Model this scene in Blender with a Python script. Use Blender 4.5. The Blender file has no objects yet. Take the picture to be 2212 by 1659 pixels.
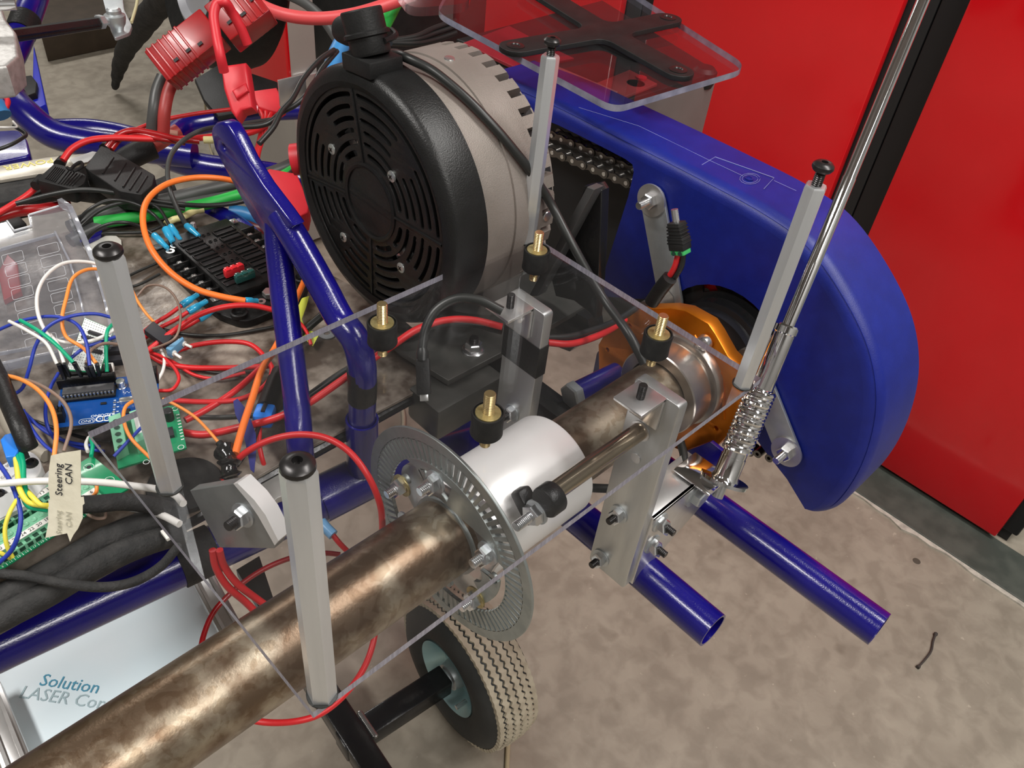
import bpy, bmesh, math, random
from mathutils import Vector, Matrix, Quaternion
random.seed(7)
SC = bpy.context.scene
COL = SC.collection
# ------------------------------------------------------------------ camera (metres; the acrylic top plate's left corner is the origin, floor at FLOOR)
FLOOR = -0.924
F_PX, PX, PY, PW = 1823.69, 1106.0, 829.5, 2212.0
RX = Vector((0.71484, -0.69284, 0.09474)).normalized()
RF = Vector((0.56495, 0.49235, -0.66213)).normalized()
RD = RF.cross(RX).normalized()
RX = RD.cross(RF).normalized()
CAM = Vector((-0.08806, -0.39187, 0.36365))
cam_data = bpy.data.cameras.new('camera')
cam_data.sensor_width = 36.0
cam_data.lens = 36.0 * F_PX / PW
cam_data.clip_start = 0.01
cam = bpy.data.objects.new('camera', cam_data); COL.objects.link(cam)
cam.matrix_world = Matrix(((RX.x, -RD.x, -RF.x, CAM.x), (RX.y, -RD.y, -RF.y, CAM.y), (RX.z, -RD.z, -RF.z, CAM.z), (0, 0, 0, 1)))
SC.camera = cam
SC.view_settings.view_transform = 'Standard'
SC.view_settings.look = 'None'
SC.view_settings.gamma = 1.0
SC.view_settings.use_curve_mapping = False
SC.view_settings.exposure = 0.08
W = bpy.data.worlds.new('world'); SC.world = W; W.use_nodes = True
W.node_tree.nodes['Background'].inputs[0].default_value = (0.95, 0.97, 1.0, 1)
W.node_tree.nodes['Background'].inputs[1].default_value = 0.30
def area(name, loc, tgt, sx, sy, power, col=(1, 1, 1)):
    l = bpy.data.lights.new(name, 'AREA'); l.shape = 'RECTANGLE'; l.size = sx; l.size_y = sy; l.energy = power; l.color = col
    o = bpy.data.objects.new(name, l); COL.objects.link(o); o.location = loc
    o.rotation_euler = (Vector(tgt) - Vector(loc)).to_track_quat('-Z', 'Y').to_euler()
    return o
LW = 1.3
area('ceiling_lamp_light', (-1.0, 0.6, 1.9), (-1.0, 0.6, 0), 0.3, 1.25, 36 * LW, (1, .97, .93))
area('ceiling_lamp_light', (0.9, -0.9, 1.9), (0.9, -0.9, 0), 0.3, 1.25, 28 * LW, (1, .97, .93))
area('ceiling_lamp_light', (-0.2, -1.9, 1.9), (-0.2, -1.9, 0), 1.25, 0.3, 26 * LW, (1, .97, .93))
area('ceiling_lamp_light', (1.1, 3.9, 1.9), (1.1, 3.9, 0), 1.25, 0.3, 34 * LW, (1, .97, .93))

# ------------------------------------------------------------------ helpers
def ray(x, y): return RX * ((x - PX) / F_PX) + RD * ((y - PY) / F_PX) + RF
def Zp(x, y, z): d = ray(x, y); return CAM + d * ((z - CAM.z) / d.z)
def Yp(x, y, v): d = ray(x, y); return CAM + d * ((v - CAM.y) / d.y)
def Xp(x, y, v): d = ray(x, y); return CAM + d * ((v - CAM.x) / d.x)
def Dp(x, y, v): return CAM + ray(x, y) * v
def V(*a): return Vector(a)

def node_mat(name): 
    m = bpy.data.materials.new(name); m.use_nodes = True
    return m, m.node_tree, m.node_tree.nodes['Principled BSDF']
def mat(name, col, rough=0.5, metal=0.0, col2=None, scale=30.0, bump=0.0, bscale=400.0, coat=0.0, detail=4, lo=.4, hi=.65, spec=None, rough2=None, stretch=None, alpha=None):
    m, nt, b = node_mat(name)
    b.inputs['Base Color'].default_value = (*col, 1); b.inputs['Roughness'].default_value = rough; b.inputs['Metallic'].default_value = metal
    if coat: b.inputs['Coat Weight'].default_value = coat; b.inputs['Coat Roughness'].default_value = 0.08
    if spec is not None: b.inputs['Specular IOR Level'].default_value = spec
    tc = nt.nodes.new('ShaderNodeTexCoord'); src = tc.outputs['Object']
    if stretch:
        mp = nt.nodes.new('ShaderNodeMapping'); mp.inputs['Scale'].default_value = stretch
        nt.links.new(src, mp.inputs[0]); src = mp.outputs[0]
    if col2 is not None or rough2 is not None:
        n = nt.nodes.new('ShaderNodeTexNoise'); n.inputs['Scale'].default_value = scale; n.inputs['Detail'].default_value = detail
        nt.links.new(src, n.inputs['Vector'])
        r = nt.nodes.new('ShaderNodeValToRGB'); c2 = col2 or col
        r.color_ramp.elements[0].position = lo; r.color_ramp.elements[1].position = hi
        r.color_ramp.elements[0].color = (*col, 1); r.color_ramp.elements[1].color = (*c2, 1)
        nt.links.new(n.outputs['Fac'], r.inputs[0]); nt.links.new(r.outputs[0], b.inputs['Base Color'])
        if rough2 is not None:
            mr = nt.nodes.new('ShaderNodeMapRange'); mr.inputs[1].default_value = lo; mr.inputs[2].default_value = hi
            mr.inputs[3].default_value = rough; mr.inputs[4].default_value = rough2
            nt.links.new(n.outputs['Fac'], mr.inputs[0]); nt.links.new(mr.outputs[0], b.inputs['Roughness'])
    if bump:
        n2 = nt.nodes.new('ShaderNodeTexNoise'); n2.inputs['Scale'].default_value = bscale; n2.inputs['Detail'].default_value = 3
        nt.links.new(src, n2.inputs['Vector'])
        bp = nt.nodes.new('ShaderNodeBump'); bp.inputs['Strength'].default_value = bump; bp.inputs['Distance'].default_value = 0.001
        nt.links.new(n2.outputs['Fac'], bp.inputs['Height']); nt.links.new(bp.outputs[0], b.inputs['Normal'])
    return m
def clear_mat(name, tint=(.93, .93, .93), ior=1.49, rough=0.0, haze=0.0, hcol=(.8, .8, .8)):
    m = bpy.data.materials.new(name); m.use_nodes = True; nt = m.node_tree; nt.nodes.clear()
    out = nt.nodes.new('ShaderNodeOutputMaterial'); tr = nt.nodes.new('ShaderNodeBsdfTransparent'); tr.inputs[0].default_value = (*tint, 1)
    gl = nt.nodes.new('ShaderNodeBsdfGlossy'); gl.inputs['Roughness'].default_value = rough
    ge = nt.nodes.new('ShaderNodeNewGeometry'); dt = nt.nodes.new('ShaderNodeVectorMath'); dt.operation = 'DOT_PRODUCT'
    nt.links.new(ge.outputs['Incoming'], dt.inputs[0]); nt.links.new(ge.outputs['Normal'], dt.inputs[1])
    def mth(op, a, b=None):
        q = nt.nodes.new('ShaderNodeMath'); q.operation = op
        for i, z in enumerate((a, b)):
            if z is None: continue
            if isinstance(z, (int, float)): q.inputs[i].default_value = z
            else: nt.links.new(z, q.inputs[i])
        return q.outputs[0]
    f0 = ((ior - 1) / (ior + 1)) ** 2
    fr = mth('ADD', mth('MULTIPLY', mth('POWER', mth('SUBTRACT', 1.0, mth('ABSOLUTE', dt.outputs['Value'])), 5.0), 1 - f0), f0)   # Schlick, the same from both sides
    mx = nt.nodes.new('ShaderNodeMixShader'); nt.links.new(fr, mx.inputs[0]); nt.links.new(tr.outputs[0], mx.inputs[1]); nt.links.new(gl.outputs[0], mx.inputs[2])
    res = mx.outputs[0]
    if haze:
        df = nt.nodes.new('ShaderNodeBsdfDiffuse'); df.inputs[0].default_value = (*hcol, 1)
        m2 = nt.nodes.new('ShaderNodeMixShader'); m2.inputs[0].default_value = haze
        nt.links.new(res, m2.inputs[1]); nt.links.new(df.outputs[0], m2.inputs[2]); res = m2.outputs[0]
    nt.links.new(res, out.inputs[0])
    return m

def frame(axis):
    a = Vector(axis).normalized()
    t = Vector((0, 0, 1)) if abs(a.z) < .9 else Vector((1, 0, 0))
    u = t.cross(a).normalized(); v = a.cross(u).normalized()
    return u, v, a
def lathe(bm, o, axis, prof, seg=32, u=None):
    """prof: list of (radius, height along the axis); r=0 closes"""
    U, Vv, A = frame(axis)
    if u is not None: U = Vector(u).normalized(); Vv = A.cross(U).normalized()
    o = Vector(o); rings = []
    for r, h in prof:
        if r <= 1e-9: rings.append([bm.verts.new(o + A * h)])
        else: rings.append([bm.verts.new(o + A * h + (U * math.cos(2 * math.pi * i / seg) + Vv * math.sin(2 * math.pi * i / seg)) * r) for i in range(seg)])
    for a, b in zip(rings, rings[1:]):
        for i in range(seg):
            j = (i + 1) % seg
            try:
                if len(a) == 1 and len(b) == 1: continue
                if len(a) == 1: bm.faces.new((a[0], b[j], b[i]))
                elif len(b) == 1: bm.faces.new((a[i], a[j], b[0]))
                else: bm.faces.new((a[i], a[j], b[j], b[i]))
            except ValueError: pass
def cyl(bm, p0, p1, r, r1=None, seg=24, u=None):
    p0 = Vector(p0); p1 = Vector(p1); L = (p1 - p0).length; r1 = r if r1 is None else r1
    lathe(bm, p0, p1 - p0, [(0, 0), (r, 0), (r1, L), (0, L)], seg, u)
def tubeh(bm, p0, p1, r, ri, seg=32):
    p0 = Vector(p0); p1 = Vector(p1); L = (p1 - p0).length
    lathe(bm, p0, p1 - p0, [(ri, 0), (r, 0), (r, L), (ri, L), (ri, 0)], seg)
def box(bm, c, s, rot=None, bev=0.0):
    c = Vector(c); M = rot if rot is not None else Matrix.Identity(3)
    vs = [bm.verts.new(c + M @ Vector((sx * s[0] / 2, sy * s[1] / 2, sz * s[2] / 2))) for sx in (-1, 1) for sy in (-1, 1) for sz in (-1, 1)]
    fs = [bm.faces.new([vs[i] for i in q]) for q in ((0, 1, 3, 2), (4, 6, 7, 5), (0, 4, 5, 1), (2, 3, 7, 6), (0, 2, 6, 4), (1, 5, 7, 3))]
    if bev:
        es = list({e for f in fs for e in f.edges}); bmesh.ops.bevel(bm, geom=es, offset=bev, segments=2, affect='EDGES', profile=.5)
def M3(x, y, z=None):
    x = Vector(x).normalized(); y = Vector(y); z = x.cross(y).normalized() if z is None else Vector(z).normalized(); y = z.cross(x).normalized()
    return Matrix((x, y, z)).transposed()
def spline(pts, n=8, closed=False):
    P = [Vector(p) for p in pts]; out = []
    if len(P) < 3: return P
    for i in range(len(P) - 1):
        p0 = P[i - 1] if i else P[0] * 2 - P[1]; p1 = P[i]; p2 = P[i + 1]; p3 = P[i + 2] if i + 2 < len(P) else P[-1] * 2 - P[-2]
        def tk(a, b, t): return t + max(1e-6, (b - a).length) ** .5
        t0 = 0; t1 = tk(p0, p1, t0); t2 = tk(p1, p2, t1); t3 = tk(p2, p3, t2)
        for k in range(n):
            t = t1 + (t2 - t1) * k / n
            A1 = p0 * ((t1 - t) / (t1 - t0)) + p1 * ((t - t0) / (t1 - t0)); A2 = p1 * ((t2 - t) / (t2 - t1)) + p2 * ((t - t1) / (t2 - t1)); A3 = p2 * ((t3 - t) / (t3 - t2)) + p3 * ((t - t2) / (t3 - t2))
            B1 = A1 * ((t2 - t) / (t2 - t0)) + A2 * ((t - t0) / (t2 - t0)); B2 = A2 * ((t3 - t) / (t3 - t1)) + A3 * ((t - t1) / (t3 - t1))
            out.append(B1 * ((t2 - t) / (t2 - t1)) + B2 * ((t - t1) / (t2 - t1)))
    out.append(P[-1]); return out
def sweep(bm, pts, r, seg=10, cap=True, rfun=None, squash=None):
    P = [Vector(p) for p in pts]; n = len(P); T = []
    for i in range(n):
        t = (P[min(i + 1, n - 1)] - P[max(i - 1, 0)]); T.append(t.normalized() if t.length > 1e-9 else Vector((0, 0, 1)))
    u, v, _ = frame(T[0]); rings = []
    for i in range(n):
        if i:
            q = T[i - 1].rotation_difference(T[i]); u = (q @ u).normalized()
        u = (u - T[i] * u.dot(T[i])).normalized(); v = T[i].cross(u).normalized()
        rr = r if rfun is None else rfun(i / (n - 1))
        ring = []
        for k in range(seg):
            a = 2 * math.pi * k / seg; d = (u * math.cos(a) + v * math.sin(a)) * rr
            if squash is not None:
                w, fac = squash(i / (n - 1)); w = (w - T[i] * w.dot(T[i])).normalized(); sd = T[i].cross(w)
                dw = d.dot(w); ds = d.dot(sd); d = w * dw * fac[0] + sd * ds * fac[1]
            ring.append(bm.verts.new(P[i] + d))
        rings.append(ring)
    for a, b in zip(rings, rings[1:]):
        for i in range(seg): bm.faces.new((a[i], a[(i + 1) % seg], b[(i + 1) % seg], b[i]))
    if cap and seg > 2: bm.faces.new(rings[0][::-1]); bm.faces.new(rings[-1])
def prism(bm, pts, d, bev=0.0):
    """closed outline (3-D points) extruded along the vector d"""
    d = Vector(d); a = [bm.verts.new(Vector(p)) for p in pts]; b = [bm.verts.new(Vector(p) + d) for p in pts]; n = len(a)
    f = [bm.faces.new(a), bm.faces.new(b[::-1])]
    for i in range(n): f.append(bm.faces.new((a[i], b[i], b[(i + 1) % n], a[(i + 1) % n])))
    bmesh.ops.recalc_face_normals(bm, faces=f)
    if bev:
        es = list({e for x in f[:2] for e in x.edges}); bmesh.ops.bevel(bm, geom=es, offset=bev, segments=3, affect='EDGES', profile=.5)
def rounded(pts, rad, n=5):
    """2-D / 3-D polygon with rounded corners"""
    P = [Vector(p) for p in pts]; out = []; m = len(P)
    for i in range(m):
        r = rad[i] if isinstance(rad, (list, tuple)) else rad
        a, b, c = P[i - 1], P[i], P[(i + 1) % m]
        if r <= 0: out.append(b); continue
        d1 = (a - b); d2 = (c - b); l = min(r, d1.length * .49, d2.length * .49); s = b + d1.normalized() * l; e = b + d2.normalized() * l
        for k in range(n + 1):
            t = k / n; out.append(s * (1 - t) ** 2 + b * 2 * t * (1 - t) + e * t * t)
    return out
def cut_plate(outer, holes, thick, O, U, N, bev=0.0):
    """flat plate: 2-D outer outline with holes -> temporary 2-D curve -> bmesh in the frame O, U, N x U, N"""
    cu = bpy.data.curves.new('tmp', 'CURVE'); cu.dimensions = '2D'; cu.fill_mode = 'BOTH'; cu.extrude = thick / 2; cu.bevel_depth = bev; cu.bevel_resolution = 1
    for poly in [outer] + list(holes):
        sp = cu.splines.new('POLY'); sp.points.add(len(poly) - 1)
        for i, p in enumerate(poly): sp.points[i].co = (p[0], p[1], 0, 1)
        sp.use_cyclic_u = True
    o = bpy.data.objects.new('tmp', cu); COL.objects.link(o)
    me = bpy.data.meshes.new_from_object(o.evaluated_get(bpy.context.evaluated_depsgraph_get())) if False else o.to_mesh().copy()
    bm = bmesh.new(); bm.from_mesh(me); o.to_mesh_clear(); bpy.data.objects.remove(o); bpy.data.curves.remove(cu); bpy.data.meshes.remove(me)
    bmesh.ops.remove_doubles(bm, verts=bm.verts, dist=1e-6)
    U = Vector(U).normalized(); N = Vector(N).normalized(); Vv = N.cross(U)
    mm = Matrix((U, Vv, N)).transposed().to_4x4(); mm.translation = Vector(O); bm.transform(mm)
    return bm
def circ(cx, cy, r, n=24, a0=0): return [(cx + r * math.cos(a0 + 2 * math.pi * i / n), cy + r * math.sin(a0 + 2 * math.pi * i / n)) for i in range(n)]
def hexn(bm, o, axis, r, h, u=None, hole=0):
    """nut / bolt head with chamfered crown"""
    lathe(bm, o, axis, [(hole, 0), (r, 0), (r, h * .85), (r * .86, h), (hole, h)], 6, u)
def thread(bm, p0, p1, r, pitch=.00125, seg=14, dep=.12):
    p0 = Vector(p0); p1 = Vector(p1); L = (p1 - p0).length; n = max(2, int(L / pitch)); prof = [(0, 0), (r * (1 - dep), 0)]
    for i in range(n): prof += [(r, (i + .35) * L / n), (r, (i + .6) * L / n), (r * (1 - dep), (i + 1) * L / n)]
    prof.append((0, L)); lathe(bm, p0, p1 - p0, prof, seg)
def text_bm(s, size, O, U, N, ext=.0002, align='CENTER'):
    cu = bpy.data.curves.new('tmp', 'FONT'); cu.body = s; cu.size = size; cu.extrude = ext; cu.align_x = align; cu.align_y = 'CENTER'; cu.resolution_u = 2
    o = bpy.data.objects.new('tmp', cu); COL.objects.link(o); bpy.context.view_layer.update()
    me = o.to_mesh().copy(); o.to_mesh_clear(); bm = bmesh.new(); bm.from_mesh(me); bpy.data.objects.remove(o); bpy.data.curves.remove(cu); bpy.data.meshes.remove(me)
    U = Vector(U).normalized(); N = Vector(N).normalized(); Vv = N.cross(U)
    mm = Matrix((U, Vv, N)).transposed().to_4x4(); mm.translation = Vector(O); bm.transform(mm); return bm
def merge(bm, other):
    me = bpy.data.meshes.new('tmp'); other.to_mesh(me); bm.from_mesh(me); bpy.data.meshes.remove(me); other.free()

def mk(name, bm, m, parent=None, smooth=True, ang=35):
    me = bpy.data.meshes.new(name)
    bmesh.ops.recalc_face_normals(bm, faces=bm.faces)
    bm.to_mesh(me); bm.free()
    o = bpy.data.objects.new(name, me); COL.objects.link(o)
    for x in (m if isinstance(m, (list, tuple)) else [m]): me.materials.append(x)
    if smooth:
        me.shade_smooth(); me.set_sharp_from_angle(angle=math.radians(ang))
    if parent is not None:
        o.parent = parent
        if parent.type == 'EMPTY': o.location = -parent.location
        elif parent.get('loc0') is not None: o.location = -Vector(parent['loc0'])
    return o
def thing(name, label, cat, base=(0, 0, 0), group=None):
    o = bpy.data.objects.new(name, None); COL.objects.link(o); o.location = base; o.empty_display_size = .01
    tag(o, label, cat, group); return o
def tag(o, label, cat, group=None, kind=None):
    o['label'] = label; o['category'] = cat
    if group: o['group'] = group
    if kind: o['kind'] = kind
    return o
def top(name, bm, m, label, cat, group=None, kind=None, smooth=True, ang=35):
    """a thing that is one mesh; its origin goes to the bottom centre of its bounds"""
    xs = [v.co.x for v in bm.verts]; ys = [v.co.y for v in bm.verts]; zs = [v.co.z for v in bm.verts]
    c = Vector(((min(xs) + max(xs)) / 2, (min(ys) + max(ys)) / 2, min(zs)))
    bmesh.ops.translate(bm, verts=bm.verts, vec=-c)
    o = mk(name, bm, m, None, smooth, ang); o.location = c; o['loc0'] = tuple(c)
    return tag(o, label, cat, group, kind)
def nb(): return bmesh.new()
def copy_tree(root, loc, label=None, rot=None):
    r = root.copy(); COL.objects.link(r); r.location = loc
    if rot is not None: r.rotation_euler = rot
    if label: r['label'] = label
    for ch in root.children:
        c = ch.copy(); COL.objects.link(c); c.parent = r
        for g in ch.children:
            d = g.copy(); COL.objects.link(d); d.parent = c
    return r
def struct(name, bm, m, parent=None, smooth=False):
    o = mk(name, bm, m, parent, smooth)
    if parent is None: o['kind'] = 'structure'
    return o

# ------------------------------------------------------------------ materials
C_BLUE = (.012, .012, .30)
BLUE = mat('blue_powder_coat', (.005, .003, .135), .20, 0, (.008, .005, .17), 25, .15, 900, coat=.3)
GUARD = mat('blue_moulded_plastic', (.005, .013, .19), .42, 0, (.006, .016, .22), 60, .2, 1400)
ALU = mat('brushed_aluminium', (.62, .63, .62), .38, .85, (.54, .55, .55), 60, .15, 300, stretch=(1, 1, .15), rough2=.48)
ALUB = mat('bright_cut_aluminium', (.72, .71, .70), .30, .85, (.66, .65, .64), 80)
ALUW = mat('polished_white_aluminium', (.90, .89, .87), .36, .25, (.86, .85, .83), 40)
ZINC = mat('zinc_plated_steel', (.58, .61, .62), .36, .8, (.50, .54, .56), 70, rough2=.5)
DISC = mat('dull_grey_steel_disc', (.36, .39, .38), .42, .8, (.31, .34, .33), 90, rough2=.5)
CHROME = mat('chrome', (.85, .85, .86), .07, 1.0)
BOLT = mat('bright_bolt_steel', (.75, .76, .77), .22, .95)
BRASS = mat('yellow_zinc_thread', (.85, .66, .34), .25, .95)
BRASSD = mat('yellow_zinc_washer', (.50, .42, .20), .4, .7, (.3, .24, .1), 200)
DARKBOLT = mat('black_oxide_screw', (.035, .033, .033), .3, .6)
RUBBER = mat('black_rubber', (.010, .010, .010), .6, 0, (.016, .016, .015), 150, .2, 600, spec=.3)
BPLAS = mat('black_plastic', (.008, .008, .008), .36, 0, (.011, .011, .011), 60, .25, 900, spec=.4)
BPLASM = mat('matt_black_plastic', (.010, .010, .010), .5, 0, (.014, .014, .014), 60, .2, 600, spec=.35)
TAPE = mat('black_tape', (.010, .010, .010), .45, 0, None, 60, .5, 300, spec=.4)
BPAINT = mat('black_painted_steel', (.012, .012, .013), .22, .0, (.015, .015, .015), 30, .2, 200, spec=.4)
GREYPL = mat('dark_grey_plate', (.055, .055, .05), .42, .3, (.085, .082, .075), 40)
MOTORG = mat('cast_grey_casing', (.235, .205, .18), .5, .3, (.275, .24, .215), 25, .3, 1200)
ORANGE = mat('orange_anodised_aluminium', (.66, .19, .008), .32, .7, (.56, .15, .006), 40)
RED = mat('red_insulation', (.62, .018, .022), .38)
REDD = mat('dark_red_plastic', (.34, .006, .008), .3, 0, (.28, .005, .007), 50, coat=.2)
REDCAP = mat('red_soft_cap', (.64, .022, .035), .45)
BLK = mat('black_insulation', (.018, .019, .018), .38)
DGREY = mat('dark_grey_insulation', (.045, .047, .045), .45)
WHT = mat('white_insulation', (.80, .78, .74), .4)
ORG = mat('orange_insulation', (.95, .20, .030), .42)
ORG2 = mat('thin_orange_insulation', (.95, .30, .06), .42)
GRN = mat('green_sleeve', (.02, .42, .06), .45)
TEAL = mat('teal_green_insulation', (.0, .38, .19), .4)
YEL = mat('yellow_insulation', (.88, .78, .09), .4)
NAVY = mat('navy_insulation', (.02, .045, .38), .4)
SKY = mat('sky_blue_insulation', (.03, .24, .55), .4)
BRN = mat('brown_insulation', (.25, .17, .13), .45)
CRIMP = mat('blue_crimp_vinyl', (.03, .36, .62), .22, coat=.4)
YCRIMP = mat('pale_yellow_crimp_vinyl', (.72, .66, .32), .3)
TAPEW = mat('cream_masking_tape', (.74, .70, .56), .6, 0, (.68, .64, .50), 60, .3, 200)
INK = mat('black_ink', (.02, .02, .025), .5)
INKF = mat('faded_ink', (.35, .33, .30), .6)
WPRINT = mat('white_silkscreen', (.85, .87, .85), .5)
PCBB = mat('blue_circuit_board', (.006, .06, .26), .32, coat=.3)
PCBG = mat('green_circuit_board', (.012, .26, .11), .32, coat=.3)
PCBW = mat('perforated_white_board', (.80, .86, .82), .4)
TERM = mat('pale_green_terminal_plastic', (.20, .50, .32), .4)
DTERM = mat('dark_green_terminal_hole', (.01, .05, .03), .5)
SILV = mat('tin_plated_metal', (.72, .73, .72), .25, .9)
GOLD = mat('gold_plated_pins', (.85, .6, .15), .25, .9)
BLUPL = mat('bright_blue_plastic', (.02, .20, .72), .35)
NYLON = mat('white_nylon', (.85, .83, .78), .4)
REDPAN = mat('glossy_red_panel', (.72, .006, .012), .16, 0, (.68, .005, .010), 6, coat=.3)
BLKFR = mat('black_cabinet_frame', (.010, .010, .011), .5)
# ------------------------------------------------------------------ setting
def floor_mat():
    m, nt, b = node_mat('stained_concrete'); b.inputs['Roughness'].default_value = .52
    tc = nt.nodes.new('ShaderNodeTexCoord'); L = nt.links
    def noise(s, d, dist=0):
        n = nt.nodes.new('ShaderNodeTexNoise'); n.inputs['Scale'].default_value = s; n.inputs['Detail'].default_value = d; n.inputs['Distortion'].default_value = dist
        L.new(tc.outputs['Object'], n.inputs['Vector']); return n
    def ramp(n, a, b_, ca, cb):
        r = nt.nodes.new('ShaderNodeValToRGB'); r.color_ramp.elements[0].position = a; r.color_ramp.elements[1].position = b_
        r.color_ramp.elements[0].color = (*ca, 1); r.color_ramp.elements[1].color = (*cb, 1); L.new(n.outputs['Fac'], r.inputs[0]); return r
    def mix(kind, f, a, b_):
        x = nt.nodes.new('ShaderNodeMix'); x.data_type = 'RGBA'; x.blend_type = kind; x.inputs[0].default_value = f
        L.new(a, x.inputs[6]); L.new(b_, x.inputs[7]); return x.outputs[2]
    a = ramp(noise(5, 6, .6), .35, .65, (.31, .27, .215), (.41, .365, .295))
    c = ramp(noise(28, 5, .4), .38, .6, (.78, .77, .76), (1, 1, 1))
    s = ramp(noise(11, 3, 0), .22, .33, (.45, .42, .38), (1, 1, 1))
    w = ramp(noise(75, 2, 0), .73, .77, (0, 0, 0), (.12, .11, .09))
    x = mix('MULTIPLY', .9, a.outputs[0], c.outputs[0]); x = mix('MULTIPLY', .7, x, s.outputs[0]); x = mix('ADD', 1, x, w.outputs[0])
    L.new(x, b.inputs['Base Color'])
    bp = nt.nodes.new('ShaderNodeBump'); bp.inputs['Strength'].default_value = .15; bp.inputs['Distance'].default_value = .002
    L.new(noise(90, 4).outputs['Fac'], bp.inputs['Height']); L.new(bp.outputs[0], b.inputs['Normal'])
    return m
bm = nb(); box(bm, (-.2, 1.6, FLOOR - .05), (4.8, 8.2, .1)); floor = struct('floor', bm, floor_mat())

WALL = mat('painted_block_wall', (.30, .30, .29), .8, 0, (.27, .27, .26), 3)
CEIL = mat('ceiling_board', (.36, .36, .35), .9, 0, (.33, .33, .32), 2)
for nm, c, s_ in (('wall_right', (2.1, 1.6, .55), (.1, 8, 3.0)), ('wall_left', (-2.55, 1.6, .55), (.1, 8, 3.0)), ('wall_front', (-.2, 5.65, .55), (4.7, .1, 3.0)), ('wall_back', (-.2, -2.45, .55), (4.7, .1, 3.0))):
    bm = nb(); box(bm, c, s_); struct(nm, bm, WALL)
bm = nb(); box(bm, (-.2, 1.6, 2.05), (4.8, 8.2, .1)); struct('ceiling', bm, CEIL)
CABX = 1.45
STRIP = mat('dark_green_grey_strip', (.055, .065, .055), .6, 0, (.09, .10, .085), 20)
bm = nb(); box(bm, (1.405, 0, FLOOR + .003), (.115, 4.7, .006), bev=.002); struct('trim_1', bm, STRIP)
CRUMB = mat('pale_broken_concrete_lip', (.62, .58, .50), .8, 0, (.42, .39, .34), 60, .4, 200)
bm = nb(); ys = [-2.35 + i * .03 for i in range(157)]; pts = [(1.335 + random.uniform(-.006, .008), y, FLOOR) for y in ys] + [(1.350, y, FLOOR) for y in ys[::-1]]
prism(bm, pts, (0, 0, .004)); struct('trim_2', bm, CRUMB)

# storage cabinets: red doors in black frames
def cab_y(px, py): return Xp(px, py, CABX).y
seam_a, seam_b = cab_y(2095, 0), cab_y(1955, 0)         # black upright between the two doors
zb = Xp(2150, 1160, CABX).z; yr = Xp(2150, 1160, CABX).y
ztop = .9
yl = cab_y(1412, 0)
def cabinet(label, y0, y1, fr0, fr1):
    t = thing('storage_cabinet', label, 'cabinet', (CABX + .25, (y0 + y1) / 2, FLOOR), 'red storage cabinets along the wall')
    bm = nb(); box(bm, (CABX + .27, (fr0 + fr1) / 2, (FLOOR + .03 + ztop) / 2), (.5, abs(fr1 - fr0), ztop - FLOOR - .03), bev=.004); mk('carcass', bm, BLKFR, t)
    bm = nb(); box(bm, (CABX + .008, (y0 + y1) / 2, (zb + ztop) / 2), (.02, abs(y1 - y0), ztop - zb), bev=.004); d = mk('door', bm, REDPAN, t)
    bm = nb(); box(bm, (CABX + .06, (fr0 + fr1) / 2, FLOOR + .02), (.06, abs(fr1 - fr0) - .02, .05)); mk('plinth', bm, BLKFR, t)
    bm = nb(); box(bm, (CABX - .012, y1 - .03, .72), (.02, .012, .16), bev=.003); mk('door_handle', bm, BLKFR, d)
mid = (seam_a + seam_b) / 2
cabinet('tall cabinet with plain red door, right of the wide black upright', yr, seam_a, yr - .03, mid - .0005)
cabinet('tall cabinet with red door behind the blue chain guard, left of the black upright', seam_b, yl, mid + .0005, yl + .04)
cabinet('tall cabinet with red door farthest along the row, behind the motor', yl + .08, yl + .95, yl + .0405, yl + .99)

# ------------------------------------------------------------------ acrylic top plate with its standoffs and dampers
PA, PB, PT = .3621, .2236, .005
CLEAR = clear_mat('clear_acrylic', (.93, .93, .935), 1.49, haze=.004, hcol=(.8, .8, .8))  # faint diffuse haze stands in for the whitish room reflection
EDGE = mat('sawn_acrylic_edge', (.26, .25, .30), .4, 0, (.36, .35, .41), 700, .5, 1500, stretch=(1, 1, .08))
t = thing('acrylic_plate', 'large clear acrylic sheet carrying four upright hex posts over the axle', 'plastic sheet', (PA / 2, -PB / 2, -PT))
bm = nb(); box(bm, (PA / 2, -PB / 2, -PT / 2), (PA, PB, PT))
me_o = mk('sheet', bm, [CLEAR, EDGE], t, smooth=False)
for f in me_o.data.polygons:
    if abs(f.normal.z) < .5: f.material_index = 1

POSTS = [((360, 1050), (243, 550), 0, 'silver hex standoff post at the leftmost corner of the clear sheet'),
         ((697, 1500), (643, 1010), 0, 'silver hex standoff post nearest the camera, crossing over the brown axle tube'),
         ((1143, 520), (1185, 120), .008, 'silver hex standoff post in front of the toothed motor casing, screw standing proud'),
         ((1605, 835), (1762, 395), .010, 'silver hex standoff post beside the chrome spring antenna, screw standing proud')]
HEXM = mat('hex_bar_aluminium', (.74, .76, .78), .34, .75, (.66, .68, .70), 90, .12, 300, stretch=(1, 1, .08))
HR = .0066
def hex_post():
    t = thing('hex_standoff', POSTS[0][3], 'standoff', (0, 0, 0), 'hex standoffs on the clear sheet')
    bm = nb(); lathe(bm, (0, 0, 0), (0, 0, 1), [(0, 0), (HR * .9, 0), (HR, .001), (HR, .1485), (HR * .88, .150), (.0032, .150), (.0030, .146), (0, .146)], 6, u=(1, .35, 0)); mk('hex_bar', bm, HEXM, t, ang=25)
    return t
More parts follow.
